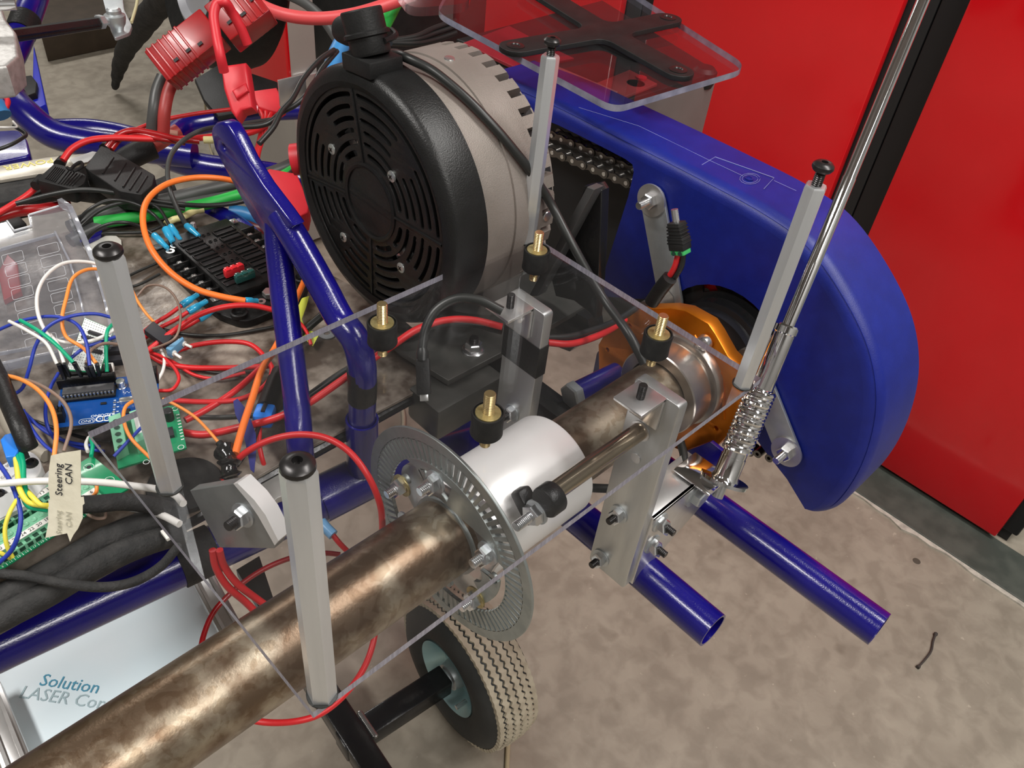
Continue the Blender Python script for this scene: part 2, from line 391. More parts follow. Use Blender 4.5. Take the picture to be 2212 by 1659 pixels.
def post_screw(t, lift):
    z = .150 + lift
    bm = nb(); lathe(bm, (0, 0, z), (0, 0, 1), [(0, -.001), (.0052, -.001), (.0062, .0006), (.0060, .0022), (.0045, .0036), (.0024, .0040), (.0019, .0040), (.0017, .0014), (0, .0014)], 20); s = mk('button_screw', bm, DARKBOLT, t)
    bm = nb(); thread(bm, (0, 0, .1445), (0, 0, z), .0030, .0011); mk('screw_thread', bm, DARKBOLT, s)
    bm = nb(); lathe(bm, (0, 0, 0), (0, 0, 1), [(0, -.0001), (.0072, -.0001), (.0072, .0009), (0, .0009)], 20); mk('foot_washer', bm, BLK, t)
for i, (q0, q1, lift, lab) in enumerate(POSTS):
    t = hex_post(); post_screw(t, lift); p = (Zp(*q0, 0) + Zp(*q0, 0)) / 2; tp = Zp(*q1, .15); p = (p + V(tp.x, tp.y, 0)) / 2
    t.location = p; t['label'] = lab
def damper():
    t = thing('rubber_damper', '', 'vibration damper', (0, 0, 0), 'black rubber dampers on the clear sheet')
    bm = nb(); lathe(bm, (0, 0, 0), (0, 0, 1), [(0, 0), (.0096, 0), (.0102, .001), (.0098, .008), (.0102, .0165), (.0098, .0175), (.0090, .0175), (.0088, .0165), (0, .0165)], 32); mk('rubber_body', bm, RUBBER, t)
    bm = nb(); lathe(bm, (0, 0, .0165), (0, 0, 1), [(0, 0), (.0078, .0), (.0078, .0008), (.0040, .0012), (0, .0012)], 24); mk('cap_washer', bm, BRASSD, t)
    bm = nb(); thread(bm, (0, 0, .017), (0, 0, .0325), .0036, .00125, 18); mk('upper_stud', bm, BRASS, t)
    bm = nb(); thread(bm, (0, 0, -.0105), (0, 0, .0), .0034, .00125, 18); mk('lower_stud', bm, BRASS, t)
    return t
d0 = damper()
DAMP = [((826, 740), 'black rubber damper with brass stud near the sheet edge, above the blue tube'),
        ((1155, 580), 'black rubber damper with brass stud at the far corner, by the motor hex post'),
        ((1412, 762), 'black rubber damper with brass stud, in front of the orange bearing carrier'),
        ((1050, 935), 'black rubber damper with brass stud nearest the slotted disc and white hub')]
for i, (q, lab) in enumerate(DAMP):
    t = d0 if i == 0 else copy_tree(d0, (0, 0, 0)); t.location = Zp(*q, .0005); t['label'] = lab
# ------------------------------------------------------------------ axle, hub, slotted disc
AY, AZ, AR = -.1276, -.1057, .028
X1 = V(1, 0, 0)
AXM = mat('oil_stained_axle_steel', (.175, .120, .078), .33, .8, (.40, .34, .255), 30, .10, 500, detail=10, lo=.44, hi=.60, rough2=.38)
def axle_mat():
    nt = AXM.node_tree; b = nt.nodes['Principled BSDF']; L = nt.links
    tc = nt.nodes.new('ShaderNodeTexCoord')
    n = nt.nodes.new('ShaderNodeTexNoise'); n.inputs['Scale'].default_value = 95; n.inputs['Detail'].default_value = 6; n.inputs['Distortion'].default_value = .7; L.new(tc.outputs['Object'], n.inputs['Vector'])
    r = nt.nodes.new('ShaderNodeValToRGB'); r.color_ramp.elements[0].position = .50; r.color_ramp.elements[1].position = .56; r.color_ramp.elements[0].color = (1, 1, 1, 1); r.color_ramp.elements[1].color = (.68, .60, .52, 1)
    L.new(n.outputs['Fac'], r.inputs[0])
    mx = nt.nodes.new('ShaderNodeMix'); mx.data_type = 'RGBA'; mx.blend_type = 'MULTIPLY'; mx.inputs[0].default_value = .65
    old = b.inputs['Base Color'].links[0].from_socket; L.new(old, mx.inputs[6]); L.new(r.outputs[0], mx.inputs[7]); L.new(mx.outputs[2], b.inputs['Base Color'])
axle_mat()
bm = nb(); tubeh(bm, (-.42, AY, AZ), (.505, AY, AZ), AR, .0235, 64)
top('axle_tube', bm, AXM, 'thick brown oil-stained steel axle tube running under the clear sheet', 'axle')

t = thing('wheel_hub', 'bright white-silver aluminium hub sleeve clamped on the axle behind the slotted disc', 'hub', (.22, AY, AZ - .04))
bm = nb(); lathe(bm, (.176, AY, AZ), X1, [(AR, 0), (.0405, 0), (.0412, .0015), (.0412, .096), (.0402, .098), (AR, .098)], 72); mk('hub_sleeve', bm, ALUW, t)
fl = []
for i in range(96):
    a = 2 * math.pi * i / 96; k = .5 + .5 * math.cos(3 * (a - math.radians(15))); fl.append(((.040 + .0185 * k ** 1.5) * math.cos(a), (.040 + .0185 * k ** 1.5) * math.sin(a)))
bm = cut_plate(fl, [circ(0, 0, AR, 40)], .005, (.1755, AY, AZ), (0, 1, 0), (1, 0, 0), .0004); mk('hub_flange', bm, ALUB, t)

t = thing('slotted_disc', 'round grey steel disc with a ring of radial slots bolted on the axle', 'disc', (.1665, AY, AZ - .084))
holes = []; NS = 76
for k in range(3):                               # big windows between the hub arms
    a0 = math.radians(52 + 120 * k); pl = []
    for j in range(11): a = a0 + math.radians(4 + 38 * j / 10); pl.append((.0535 * math.cos(a), .0535 * math.sin(a)))
    for j in range(11): a = a0 + math.radians(38 - 30 * j / 10); rr = .036 + .004 * math.sin(math.pi * j / 10); pl.append((rr * math.cos(a), rr * math.sin(a)))
    holes.append(pl)
    a0 = math.radians(-12 + 120 * k)
    for da in (18, 52): holes.append(circ(.0485 * math.cos(a0 + math.radians(da) + .3), .0485 * math.sin(a0 + math.radians(da) + .3), .0042, 14))
holes.append(circ(0, 0, AR + .0025, 48))
bm = cut_plate(circ(0, 0, .0602, 96), holes, .0022, (.1665, AY, AZ), (0, 1, 0), (1, 0, 0), .0003)
for i in range(NS):                               # the web between two slots
    a0 = 2 * math.pi * (i - .5) / NS; a1 = 2 * math.pi * (i + .5) / NS
    def pt(r, a, w): return V(.1654, AY + r * math.cos(a) - w * math.sin(a), AZ + r * math.sin(a) + w * math.cos(a))
    prism(bm, [pt(.0598, a0, .0012), pt(.0762, a0, .0014), pt(.0762, a1, -.0014), pt(.0598, a1, -.0012)], (.0022, 0, 0))
lathe(bm, (.1654, AY, AZ), X1, [(.0758, 0), (.0840, 0), (.0843, .0004), (.0843, .0018), (.0840, .0022), (.0758, .0022), (.0758, 0)], 144)
mk('disc_plate', bm, DISC, t, ang=30)
def bolt_set(parent, pos, axis, r, nut=True, bolt_r=.003, tail=.010, washer=True, mb=None, name='bolt', wm=None, mn=None):
    """washer + nut (or head) + threaded tail, standing on a face at pos and pointing along axis"""
    pos = Vector(pos); A = Vector(axis).normalized(); h = r * .95
    bm = nb()
    hexn(bm, pos + A * .0012, A, r, h, u=(.3, .5, .8))
    o = mk('nut' if nut else 'bolt_head', bm, mn or BOLT, parent, ang=25)
    if washer: bm = nb(); lathe(bm, pos, A, [(0, 0), (r * 1.3, 0), (r * 1.3, .0012), (0, .0012)], 22); mk('washer', bm, wm or ZINC, o)
    if tail: bm = nb(); thread(bm, pos + A * h, pos + A * (h + tail), bolt_r, .0012); mk('bolt_end', bm, mb or BOLT, o)
    return o
for ang, wm in ((15, BRASSD), (76, ZINC), (150, ZINC), (222, BRASSD), (290, ZINC), (330, ZINC)):
    a = math.radians(ang); bolt_set(t, (.1652, AY + .0480 * math.cos(a), AZ + .0480 * math.sin(a)), (-1, 0, 0), .0068, wm=wm, bolt_r=.0035, tail=.008)

# ------------------------------------------------------------------ upright flat bars with angle tabs
def flat_bar(y0, y1, label, taped, lower):
    t = thing('upright_bar', label, 'bracket', (.305, (y0 + y1) / 2, -.215), 'flat aluminium upright bars')
    zb = -.212
    poly = rounded([(.300, y0, zb), (.300, y1, zb), (.300, y1, -.0068), (.300, y0, -.0068)], .0035, 3)
    bm = nb(); prism(bm, poly, (.0095, 0, 0), .0005); b = mk('flat_bar', bm, ALU, t)
    yc = (y0 + y1) / 2 + .004
    bm = nb(); box(bm, (.287, yc, -.0082), (.028, .024, .0026), bev=.0004); box(bm, (.2984, yc, -.021), (.0028, .024, .028), bev=.0004); g = mk('angle_tab', bm, ALUB, t)
    bm = nb(); thread(bm, (.2865, yc, -.012), (.2865, yc, .0045), .0030, .0011); mk('tab_screw', bm, DARKBOLT, g)
    bm = nb(); lathe(bm, (.2975, yc, -.020), (-1, 0, 0), [(0, 0), (.0052, 0), (.0055, .002), (.0035, .0035), (0, .0038)], 18); mk('tab_rivet', bm, ALUB, g)
    if taped:
        bm = nb(); box(bm, (.3047, (y0 + y1) / 2, -.054), (.0108, y1 - y0 + .0014, .030), bev=.0005); mk('tape_band', bm, TAPE, t)
    for y, z in lower: bolt_set(t, (.2999, y, z), (-1, 0, 0), .0062, mb=DARKBOLT, tail=.007)
    return t
t = flat_bar(-.077, -.039, 'upright flat aluminium bar wrapped with a band of black tape', True, [(-.058, -.120)])
t = flat_bar(-.2025, -.164, 'upright flat aluminium bar without tape that holds the round steel rod', False, [(-.180, -.137), (-.175, -.198)])
bm = nb(); lathe(bm, (.2999, -.1785, -.047), (-1, 0, 0), [(.0066, 0), (.0082, 0), (.0082, .0008), (.0066, .0010)], 28); mk('hole_rim', bm, ALUB, t)
bm = nb(); lathe(bm, (.2999, -.181, -.073), (-1, 0, 0), [(0, 0), (.0042, 0), (.0042, .0008), (0, .0008)], 20); mk('hole_plug', bm, ALUB, t)

t = thing('steel_rod', 'short polished steel rod with a black clamp, parallel to the axle', 'rod', (.26, -.1785, -.06))
ROD = mat('straw_tinted_polished_steel', (.52, .44, .32), .16, .95, (.45, .36, .26), 30)
bm = nb(); cyl(bm, (.201, -.1785, -.047), (.3085, -.1785, -.047), .0066, seg=32); mk('rod', bm, ROD, t)
bm = nb(); lathe(bm, (.2005, -.180, -.0495), X1, [(0, 0), (.0104, 0), (.0110, .001), (.0110, .010), (.0104, .011), (0, .011)], 36)
c = mk('rod_clamp', bm, BPLAS, t)
bm = nb(); box(bm, Xp(1140, 1092, .205), (.012, .026, .012), bev=.003, rot=Matrix.Rotation(.75, 3, 'X')); mk('clamp_arm', bm, BPLAS, c)
p = Xp(1158, 1107, .2000)
bm = nb(); hexn(bm, p, (-1, 0, 0), .0078, .0065, u=(0, .2, 1)); n_ = mk('clamp_nut', bm, BOLT, c, ang=25)
bm = nb(); lathe(bm, p + V(.0015, 0, 0), (-1, 0, 0), [(0, 0), (.0092, 0), (.0092, .0014), (0, .0014)], 24); mk('clamp_washer', bm, ZINC, t)
bm = nb(); thread(bm, p, p + V(-.019, 0, 0), .0036, .0012); mk('clamp_bolt', bm, BOLT, t)

# ------------------------------------------------------------------ antenna on its angle bracket
t = thing('antenna_bracket', 'aluminium angle bolted to the flat bar and carrying the antenna', 'bracket', (.36, -.2, -.22))
YB = -.2045
zt, zbm = Yp(1500, 1010, YB).z, Yp(1370, 1235, YB).z
xl, xr = .309, Yp(1525, 1088, YB).x
pl = [(xl, YB, -.128), (xr - .012, YB, -.128), (xr, YB, -.142), (xr, YB, -.170), (xl, YB, -.212)]
bm = nb(); prism(bm, pl, (0, .0030, 0), .0004); g = mk('side_leg', bm, ALUB, t)
bm = nb(); box(bm, ((xl + xr) / 2 - .004, YB + .014, -.1295), (xr - xl - .01, .028, .003), bev=.0004); mk('top_leg', bm, ALUB, t)
for px, py in ((1425, 1128), (1408, 1175)): bolt_set(g, Yp(px, py, YB), (0, -1, 0), .0068, mb=DARKBOLT, tail=.008)
p = Yp(1500, 1068, YB); bm = nb(); lathe(bm, p, (0, -1, 0), [(0, 0), (.0115, 0), (.0115, .0018), (0, .0018)], 28); w = mk('large_washer', bm, ZINC, g)
bm = nb(); hexn(bm, p + V(0, -.0018, 0), (0, -1, 0), .0078, .007, u=(1, 0, .3)); mk('large_nut', bm, ZINC, t, ang=25)

# antenna axis from the foot at the bracket up out of the frame
A0 = Zp(1567, 1030, -.122); A1 = Zp(1675, 800, -.026); A1 = Dp(1665, 800, (A0 - CAM).dot(RF) - .072)
DIR = (Zp(1985, 0, .20) - A0)
up = Dp(1990, 20, 1.0) - CAM
# direction: near vertical, leaning so that it passes through (1990, 20)
best = None
for k in range(200):
    z = .05 + k * .003; q = Zp(1985, 20, z)
    d = (q - A0); lean = math.hypot(d.x, d.y) / d.z
    if best is None or lean < best[0]: best = (lean, q)
ADIR = (Dp(1988, 15, .60) - A0).normalized()
def AP(h): return A0 + ADIR * h
t = thing('antenna', 'chrome telescopic whip antenna with a coiled spring base, right of the axle', 'antenna', tuple(A0))
bm = nb(); lathe(bm, AP(-.004), ADIR, [(0, 0), (.0195, 0), (.0195, .0028), (.0115, .0030), (.0100, .006), (.0100, .022), (0, .022)], 40)
box(bm, AP(-.0035) + V(-.008, .016, .0), (.030, .036, .0025), bev=.0008); mk('base_flange', bm, CHROME, t)
bm = nb(); cyl(bm, AP(.018), AP(.026), .0095, seg=32); cyl(bm, AP(.02), AP(.085), .0070, seg=24); mk('spring_core', bm, CHROME, t)
u, v, _ = frame(ADIR); pts = []
for i in range(16 * 17 + 1):
    a = 2 * math.pi * i / 16; pts.append(AP(.024 + .0515 * i / (16 * 17)) + (u * math.cos(a) + v * math.sin(a)) * .0104)
bm = nb(); sweep(bm, pts, .00175, 8); mk('coil_spring', bm, CHROME, t)
bm = nb(); lathe(bm, AP(.076), ADIR, [(0, 0), (.0080, 0), (.0084, .001), (.0084, .046), (.0094, .047), (.0094, .052), (.0080, .0535), (0, .0535)], 36); mk('ferrule', bm, CHROME, t)
bm = nb(); lathe(bm, AP(.125), ADIR, [(0, 0), (.0050, 0), (.0050, .12), (.0046, .121), (.0046, .50), (0, .50)], 32); mk('whip_mast', bm, CHROME, t)
bm = nb(); cyl(bm, AP(-.018), AP(-.004), .0045, seg=16); mk('mount_stud', bm, BOLT, t)

# ------------------------------------------------------------------ blue frame
t = KF = thing('kart_chassis', 'glossy blue tubular steel kart chassis under the axle and tray', 'chassis', (.2, 0, -.22))
TR = .0158
def open_tube(pts, r, name, m=BLUE, ri=None, seg=32, n=8):
    bm = nb(); P = spline(pts, n); sweep(bm, P, r, seg, cap=False)
    ri = ri or r * .86; sweep(bm, P, ri, seg, cap=False)
    for e in (0, -1):
        pass
    for k in (0, 1):
        a = [v for v in bm.verts][0:0]
    vs = list(bm.verts); n_ = len(P); o1 = vs[:seg * n_]; i1 = vs[seg * n_:]
    for off in (0, (n_ - 1) * seg):
        for k in range(seg): bm.faces.new((o1[off + k], o1[off + (k + 1) % seg], i1[off + (k + 1) % seg], i1[off + k]))
    return mk(name, bm, m, t)
TZ1 = -.213; e1 = Zp(1540, 1362, TZ1); e2 = Zp(1900, 1360, TZ1)
open_tube([e1, V(e1.x + .002, -.14, TZ1), V(e1.x, 0, TZ1), V(e1.x, .16, TZ1), V(e1.x - .02, .34, TZ1)], TR, 'side_tube')
open_tube([e2, V(e2.x - .001, -.2, TZ1), V(e2.x - .003, -.02, TZ1)], TR, 'bumper_tube')
# rear cross rail, from the left edge of the picture to the axle side tube
ra, rb = Zp(0, 1393, -.175), Zp(700, 1075, -.175); rc = Zp(780, 1035, -.172)
dr = (rb - ra); open_tube([ra - dr * 1.2, ra, rb], .0178, 'cross_rail')
open_tube([rb, rc, V(e1.x + .002, rc.y - .004, TZ1)], .0165, 'cross_rail')
bm = nb(); sweep(bm, [rb - (rc - rb) * .15, rc + (rc - rb) * .25], .0195, 32); mk('tube_collar', bm, BLUE, t)
# upright socket and the seat stay that plugs into it
s0 = V(rc.x, rc.y, -.172); sx = rc.x
def SX(px, py, x=None): return Xp(px, py, sx if x is None else x)
foot = SX(783, 1010); s_top = SX(782, 905)
open_tube([foot, s_top], .0128, 'stay_socket')
for o in (t,): pass

t2 = thing('seat_stay', 'glossy blue bent stay tube with a flattened drilled top end, left of the motor', 'seat stay', tuple(s_top))
path = [SX(782, 912), SX(783, 850), SX(782, 790), SX(768, 735), SX(735, 690), SX(700, 625), SX(652, 540), SX(605, 462)]
path2 = spline(path, 6); bm = nb(); sweep(bm, path2, .0104, 28, cap=True); mk('stay_tube', bm, BLUE, t2)
fl_ = [(473, 288), (475, 276), (482, 268), (494, 266), (507, 273), (520, 295), (545, 345), (580, 400), (622, 455), (640, 480), (612, 505), (585, 498), (560, 465), (530, 412), (503, 362), (480, 318)]
hp = SX(497, 314)
def c2(p): return (p.y - hp.y, p.z - hp.z)
bm = cut_plate([c2(SX(*q)) for q in fl_], [circ(0, 0, .0040, 20)], .0066, hp, (0, 1, 0), (1, 0, 0), .0022); fe = mk('flattened_end', bm, BLUE, t2, ang=50)
bm = nb(); lathe(bm, hp + V(-.0040, 0, 0), (1, 0, 0), [(.0040, 0), (.0048, 0), (.0048, .0006), (.0040, .0006), (.0040, 0)], 20); mk('hole_rim', bm, ZINC, fe)
dA = (SX(598, 470) - CAM).dot(RF); dB = (Zp(648, 962, -.098) - CAM).dot(RF)
pts = [Dp(x, y, dA + .012 + (dB - dA - .012) * (y - 470) / 492) for x, y in ((598, 470), (602, 540), (613, 640), (628, 760), (640, 860), (648, 962))] + [Zp(654, 1030, -.150)]
bm = nb(); sweep(bm, spline(pts, 6), .0098, 26); mk('brace_tube', bm, BLUE, t2)
P = [SX(781, 858), SX(782, 800)]; bm = nb(); sweep(bm, spline([SX(782, 862), SX(783, 830), SX(781, 798)], 4), .0109, 28); mk('tape_wrap', bm, TAPE, t2)
# short bent tube behind the tray, and lower tubes by the motor
bm = nb(); sweep(bm, spline([Zp(437, 452, -.115), Zp(500, 478, -.112), Zp(560, 530, -.112), Zp(600, 600, -.114), Zp(620, 690, -.12)], 8), .010, 20); mk('bent_tube', bm, BLUE, KF)
# ------------------------------------------------------------------ motor
MX, MY, MZ, MR = .268, .0936, .0154, .105
t = thing('electric_motor', 'large round electric motor with black slotted fan cover and cast grey casing', 'motor', (.34, MY, MZ - MR))
INNER = mat('dark_motor_inside', (.006, .006, .007), .6)
# black cover: outer band + slotted face
bm = nb(); lathe(bm, (MX, MY, MZ), X1, [(.0890, .0045), (.0890, .0015), (.0935, -.0012), (.0985, 0), (.1030, .003), (.1048, .0075), (.1050, .033), (.0985, .033), (.0985, .008), (.0890, .0075), (.0890, .0045)], 128); cov = mk('fan_cover_band', bm, BPLAS, t)
holes = []
def arc_slot(r, w, a0, a1):
    n = max(6, int((a1 - a0) / math.radians(4))); o = []
    for j in range(n + 1): a = a0 + (a1 - a0) * j / n; o.append(((r + w) * math.cos(a), (r + w) * math.sin(a)))
    for j in range(1, 4): b = a1 + math.pi * j / 4; o.append((r * math.cos(a1) + w * math.cos(a1 + math.pi * j / 4), r * math.sin(a1) + w * math.sin(a1 + math.pi * j / 4)))
    for j in range(n + 1): a = a1 - (a1 - a0) * j / n; o.append(((r - w) * math.cos(a), (r - w) * math.sin(a)))
    for j in range(1, 4): o.append((r * math.cos(a0) - w * math.cos(a0 + math.pi * j / 4), r * math.sin(a0) - w * math.sin(a0 + math.pi * j / 4)))
    return o
# ribs: measured in the photo
def mang(px, py): p = Xp(px, py, MX); return math.atan2(p.z - MZ, p.y - MY)
ribs = sorted([mang(757, 210), mang(650, 375), mang(945, 530), mang(800, 640)])
gaps = []
for i in range(4):
    a0 = ribs[i]; a1 = ribs[(i + 1) % 4]; a1 += 2 * math.pi if a1 < a0 else 0; gaps.append((a0, a1))
rows = [(.0835, 0), (.0745, .10), (.0655, 0), (.0565, .12), (.0475, 0), (.0390, .08)]
for gi, (a0, a1) in enumerate(gaps):
    for ri, (r, ind) in enumerate(rows):
        m_ = .0055 / r + ind * .35; mid = (a0 + a1) / 2
        s0, s1 = a0 + m_, a1 - m_
        if ri in (1, 3): holes.append(arc_slot(r, .0021, s0, mid - .19)); holes.append(arc_slot(r, .0021, mid + .19, s1))
        elif ri == 2: holes.append(arc_slot(r, .0021, s0, mid - .24)); holes.append(arc_slot(r, .0021, mid + .24, s1))
        elif ri == 5: holes.append(arc_slot(r, .0026, s0 + .05, mid - .12)); holes.append(arc_slot(r, .0026, mid + .12, s1 - .05))
        else: holes.append(arc_slot(r, .0021, s0, s1))
bm = cut_plate(circ(0, 0, .0895, 128), holes, .0026, (MX + .004, MY, MZ), (0, 1, 0), (1, 0, 0), .0003); g = mk('fan_grille', bm, BPLAS, t, ang=30)
for a in ribs:
    c, s = math.cos(a), math.sin(a); bm = nb(); box(bm, (MX + .0022, MY + c * .0595, MZ + s * .0595), (.0022, .057, .0022), rot=Matrix.Rotation(a, 3, 'X'), bev=.0006); mk('rib', bm, BPLAS, g)
bm = nb(); lathe(bm, (MX + .0035, MY, MZ), (-1, 0, 0), [(.0285, 0), (.0285, .0022), (.0305, .0030), (.0325, .0022), (.0325, 0)], 72); mk('centre_ring', bm, BPLAS, g)
SCR = mat('bright_pan_screw', (.55, .58, .56), .35, .8)
for px, py in ((718, 322), (847, 381), (743, 512), (867, 578)):
    p = Xp(px, py, MX + .0028); bm = nb(); lathe(bm, p, (-1, 0, 0), [(0, 0), (.0046, 0), (.0044, .0010), (.0030, .0016), (0, .0017)], 20)
    sc = mk('grille_screw', bm, SCR, t)
    bm = nb(); box(bm, p + V(-.0018, 0, 0), (.0006, .0042, .0009), rot=Matrix.Rotation(.6, 3, 'X')); box(bm, p + V(-.0018, 0, 0), (.0006, .0009, .0042), rot=Matrix.Rotation(.6, 3, 'X')); mk('screw_cross', bm, DARKBOLT, sc)
bm = nb(); lathe(bm, (MX + .020, MY, MZ), X1, [(0, 0), (.0984, 0), (.0984, .004), (0, .004)], 64); mk('cover_back', bm, INNER, t)
HUBG = mat('pale_grey_rotor', (.42, .42, .41), .4, .5)
bm = nb()
for k in range(10):
    a = k * math.pi / 5 + .2; box(bm, (MX + .014, MY + .048 * math.cos(a), MZ + .048 * math.sin(a)), (.007, .022, .010), rot=Matrix.Rotation(a, 3, 'X'), bev=.001)
mk('rotor_vanes', bm, HUBG, t)
for k in range(4):
    a = k * math.pi / 2 + .75; bm = nb(); lathe(bm, (MX + .013, MY + .047 * math.cos(a + .25), MZ + .047 * math.sin(a + .25)), (-1, 0, 0), [(0, 0), (.0038, 0), (.0038, .002), (0, .003)], 14); mk('inner_screw', bm, SILV, t)
# casing: smooth ring, then a toothed vent ring
R2 = .1015
bm = nb(); lathe(bm, (MX, MY, MZ), X1, [(R2 - .004, .030), (R2, .031), (R2, .064), (R2 - .0005, .0642), (R2 - .0005, .0650), (R2 + .001, .0655), (R2 + .001, .094), (R2 - .012, .094)], 128); mk('casing', bm, MOTORG, t)
bm = nb(); n = 40
for k in range(n):
    a0 = 2 * math.pi * (k - .30) / n; a1 = 2 * math.pi * (k + .30) / n
    q = []
    for x, rr in ((MX + .0935, R2 + .001), (MX + .1075, R2 + .001), (MX + .112, R2 - .004)):
        q.append([(x, MY + r * math.cos(a), MZ + r * math.sin(a)) for a in (a0, (a0 + a1) / 2, a1) for r in (rr, R2 - .012)])
    for s_ in range(2):
        A_, B_ = q[s_], q[s_ + 1]
        prism(bm, [A_[0], A_[2], A_[4], B_[4], B_[2], B_[0]], Vector((0, MY, MZ)) * 0 + Vector((0, (MY - A_[2][1]) * .10, (MZ - A_[2][2]) * .10)))
mk('vent_teeth', bm, MOTORG, t)
bm = nb(); lathe(bm, (MX, MY, MZ), X1, [(R2 - .0115, .090), (R2 - .0115, .118), (0, .118)], 96); mk('end_bell', bm, INNER, t)
bm = nb(); lathe(bm, (MX, MY, MZ), X1, [(R2 - .024, .112), (R2 - .014, .112), (R2 - .014, .122), (R2 - .018, .126), (.03, .128), (.03, .112)], 96); mk('end_flange', bm, MOTORG, t)
for px, py in ((972, 112), (1172, 462)):
    p = Xp(px, py, MX + .075 if py < 200 else MX + .10); d = V(0, p.y - MY, p.z - MZ).normalized(); p = V(p.x, MY, MZ) + d * (R2 - .0002)
    bm = nb(); lathe(bm, p, d, [(0, .0016), (.0032, .0016), (.0040, 0), (.0044, .0012), (.0040, .0020), (0, .0022)], 16); mk('casing_screw', bm, SILV, t)
# cable gland and cap on top of the cover
CG = V(MX + .010, MY, MZ) ; pk = Xp(806, 155, MX + .014)
d = V(0, pk.y - MY, pk.z - MZ).normalized(); base = V(MX + .014, MY, MZ) + d * .104
t4 = thing('cable_gland', 'black elbow cable gland with a round cap on top of the motor cover', 'cable gland', tuple(base))
bm = nb(); box(bm, base + d * .003, (.030, .034, .012), rot=M3((1, 0, 0), (0, -d.z, d.y), (0, d.y, d.z)), bev=.0012); mk('gland_foot', bm, BPLASM, t4)
G = [Xp(825, 150, MX + .012), Xp(803, 60, MX + .012)]; gd = (G[1] - G[0]).normalized(); gb = base + d * .008
bm = nb(); lathe(bm, gb, gd, [(0, 0), (.0135, 0), (.0145, .002), (.0145, .012), (.0168, .013), (.0168, .0155), (.0150, .0165), (.0150, .030), (.0142, .031), (.012, .031), (.0115, .026), (0, .026)], 40); mk('gland_body', bm, BPLASM, t4)
sd = (Xp(722, 100, MX) - Xp(800, 108, MX)).normalized(); sb = gb + gd * .016
bm = nb(); lathe(bm, sb, sd, [(0, 0), (.0110, 0), (.0110, .022), (.0095, .030), (.0060, .033), (0, .033)], 32); mk('side_boot', bm, BPLASM, t4)
bm = nb(); sweep(bm, spline([gb + gd * .014 + V(.003, -.016, 0), gb + gd * .0135 + V(.018, -.010, 0), gb + gd * .0135 + V(.022, .0, 0)], 4), .0022, 8); mk('cap_strap', bm, BPLASM, t4)

# motor mount plate and struts
t = thing('motor_mount', 'dark painted steel plate and upright bracket that carry the motor', 'motor mount', (.38, .06, -.12))
zp = -.098
pl = [Zp(848, 742, zp), Zp(868, 760, zp), Zp(968, 822, zp), Zp(1115, 745, zp), Zp(1300, 640, zp), Zp(1150, 560, zp)]
bm = nb(); prism(bm, [V(p.x, p.y, zp) for p in pl], (0, 0, -.006), .0006); g = mk('base_plate', bm, GREYPL, t)
fn = Zp(1022, 757, zp); bm = nb(); lathe(bm, fn, (0, 0, 1), [(0, 0), (.0098, 0), (.0098, .0012), (.0080, .0024), (0, .0024)], 28); hexn(bm, fn + V(0, 0, .0022), (0, 0, 1), .0074, .0072); mk('flange_nut', bm, BOLT, g)
bm = nb(); thread(bm, fn + V(0, 0, .008), fn + V(0, 0, .0145), .0040); mk('mount_stud', bm, DARKBOLT, g)
xe = .408
pl = [Xp(px, py, xe) for px, py in ((1262, 402), (1290, 398), (1299, 412), (1296, 520), (1290, 640), (1285, 690), (1268, 672), (1240, 650), (1200, 640), (1190, 600), (1215, 540))]
bm = nb(); prism(bm, pl, (.010, 0, 0), .0010); mk('upright_bracket', bm, BPAINT, t)
pl = [Xp(px, py, xe - .012) for px, py in ((1268, 404), (1284, 410), (1160, 640), (1142, 640))]
bm = nb(); prism(bm, pl, (.012, 0, 0), .0006); mk('diagonal_rib', bm, mat('worn_black_edge', (.10, .10, .10), .35, .3), t)
pl = [Xp(px, py, .425) for px, py in ((1175, 640), (1270, 690), (1275, 720), (1230, 760), (1190, 745), (1150, 715))]
bm = nb(); prism(bm, pl, (.02, 0, 0), .0008); mk('lower_gusset', bm, BPAINT, t)
bm = nb(); box(bm, Zp(985, 855, -.125), (.075, .040, .034), bev=.004); mk('clamp_block', bm, GREYPL, t)
bx = Zp(1245, 850, -.13)
bm = nb(); hexn(bm, bx, (-1, .1, 0), .0125, .009); mk('frame_bolt_head', bm, ZINC, t, ang=25)
bm = nb(); cyl(bm, bx, bx + V(.05, -.005, 0), .0105); mk('frame_spacer', bm, BLUE, t)
bm = nb(); box(bm, (.355, -.015, -.150), (.024, .22, .020), bev=.002); mk('mount_rail', bm, BPAINT, t)

# ------------------------------------------------------------------ chain guard
GX, GXB = .500, .572
t = thing('chain_guard', 'big smooth blue plastic chain guard in front of the red cabinets', 'chain guard', (.53, -.1, -.22))
outer = [(.21, .030), (.13, .036), (.05, .037), (-.06, .037), (-.125, .035), (-.165, .028), (-.208, .004), (-.247, -.030), (-.270, -.068), (-.282, -.113), (-.2845, -.160), (-.278, -.198), (-.266, -.214), (-.256, -.216)]
OP = spline([V(GX, y, z) for y, z in outer], 6)
def offs(P, d):
    o = []
    for i, p in enumerate(P):
        tn = (P[min(i + 1, len(P) - 1)] - P[max(i - 1, 0)]); n = V(0, tn.z, -tn.y).normalized(); o.append(p + n * d)     # towards the inside
    return o
c0 = V(GX, -.12, -.08)
s_in = 1 if (offs(OP, .01)[20] - c0).length < (OP[20] - c0).length else -1
RB = .013
bm = nb(); rows_ = []
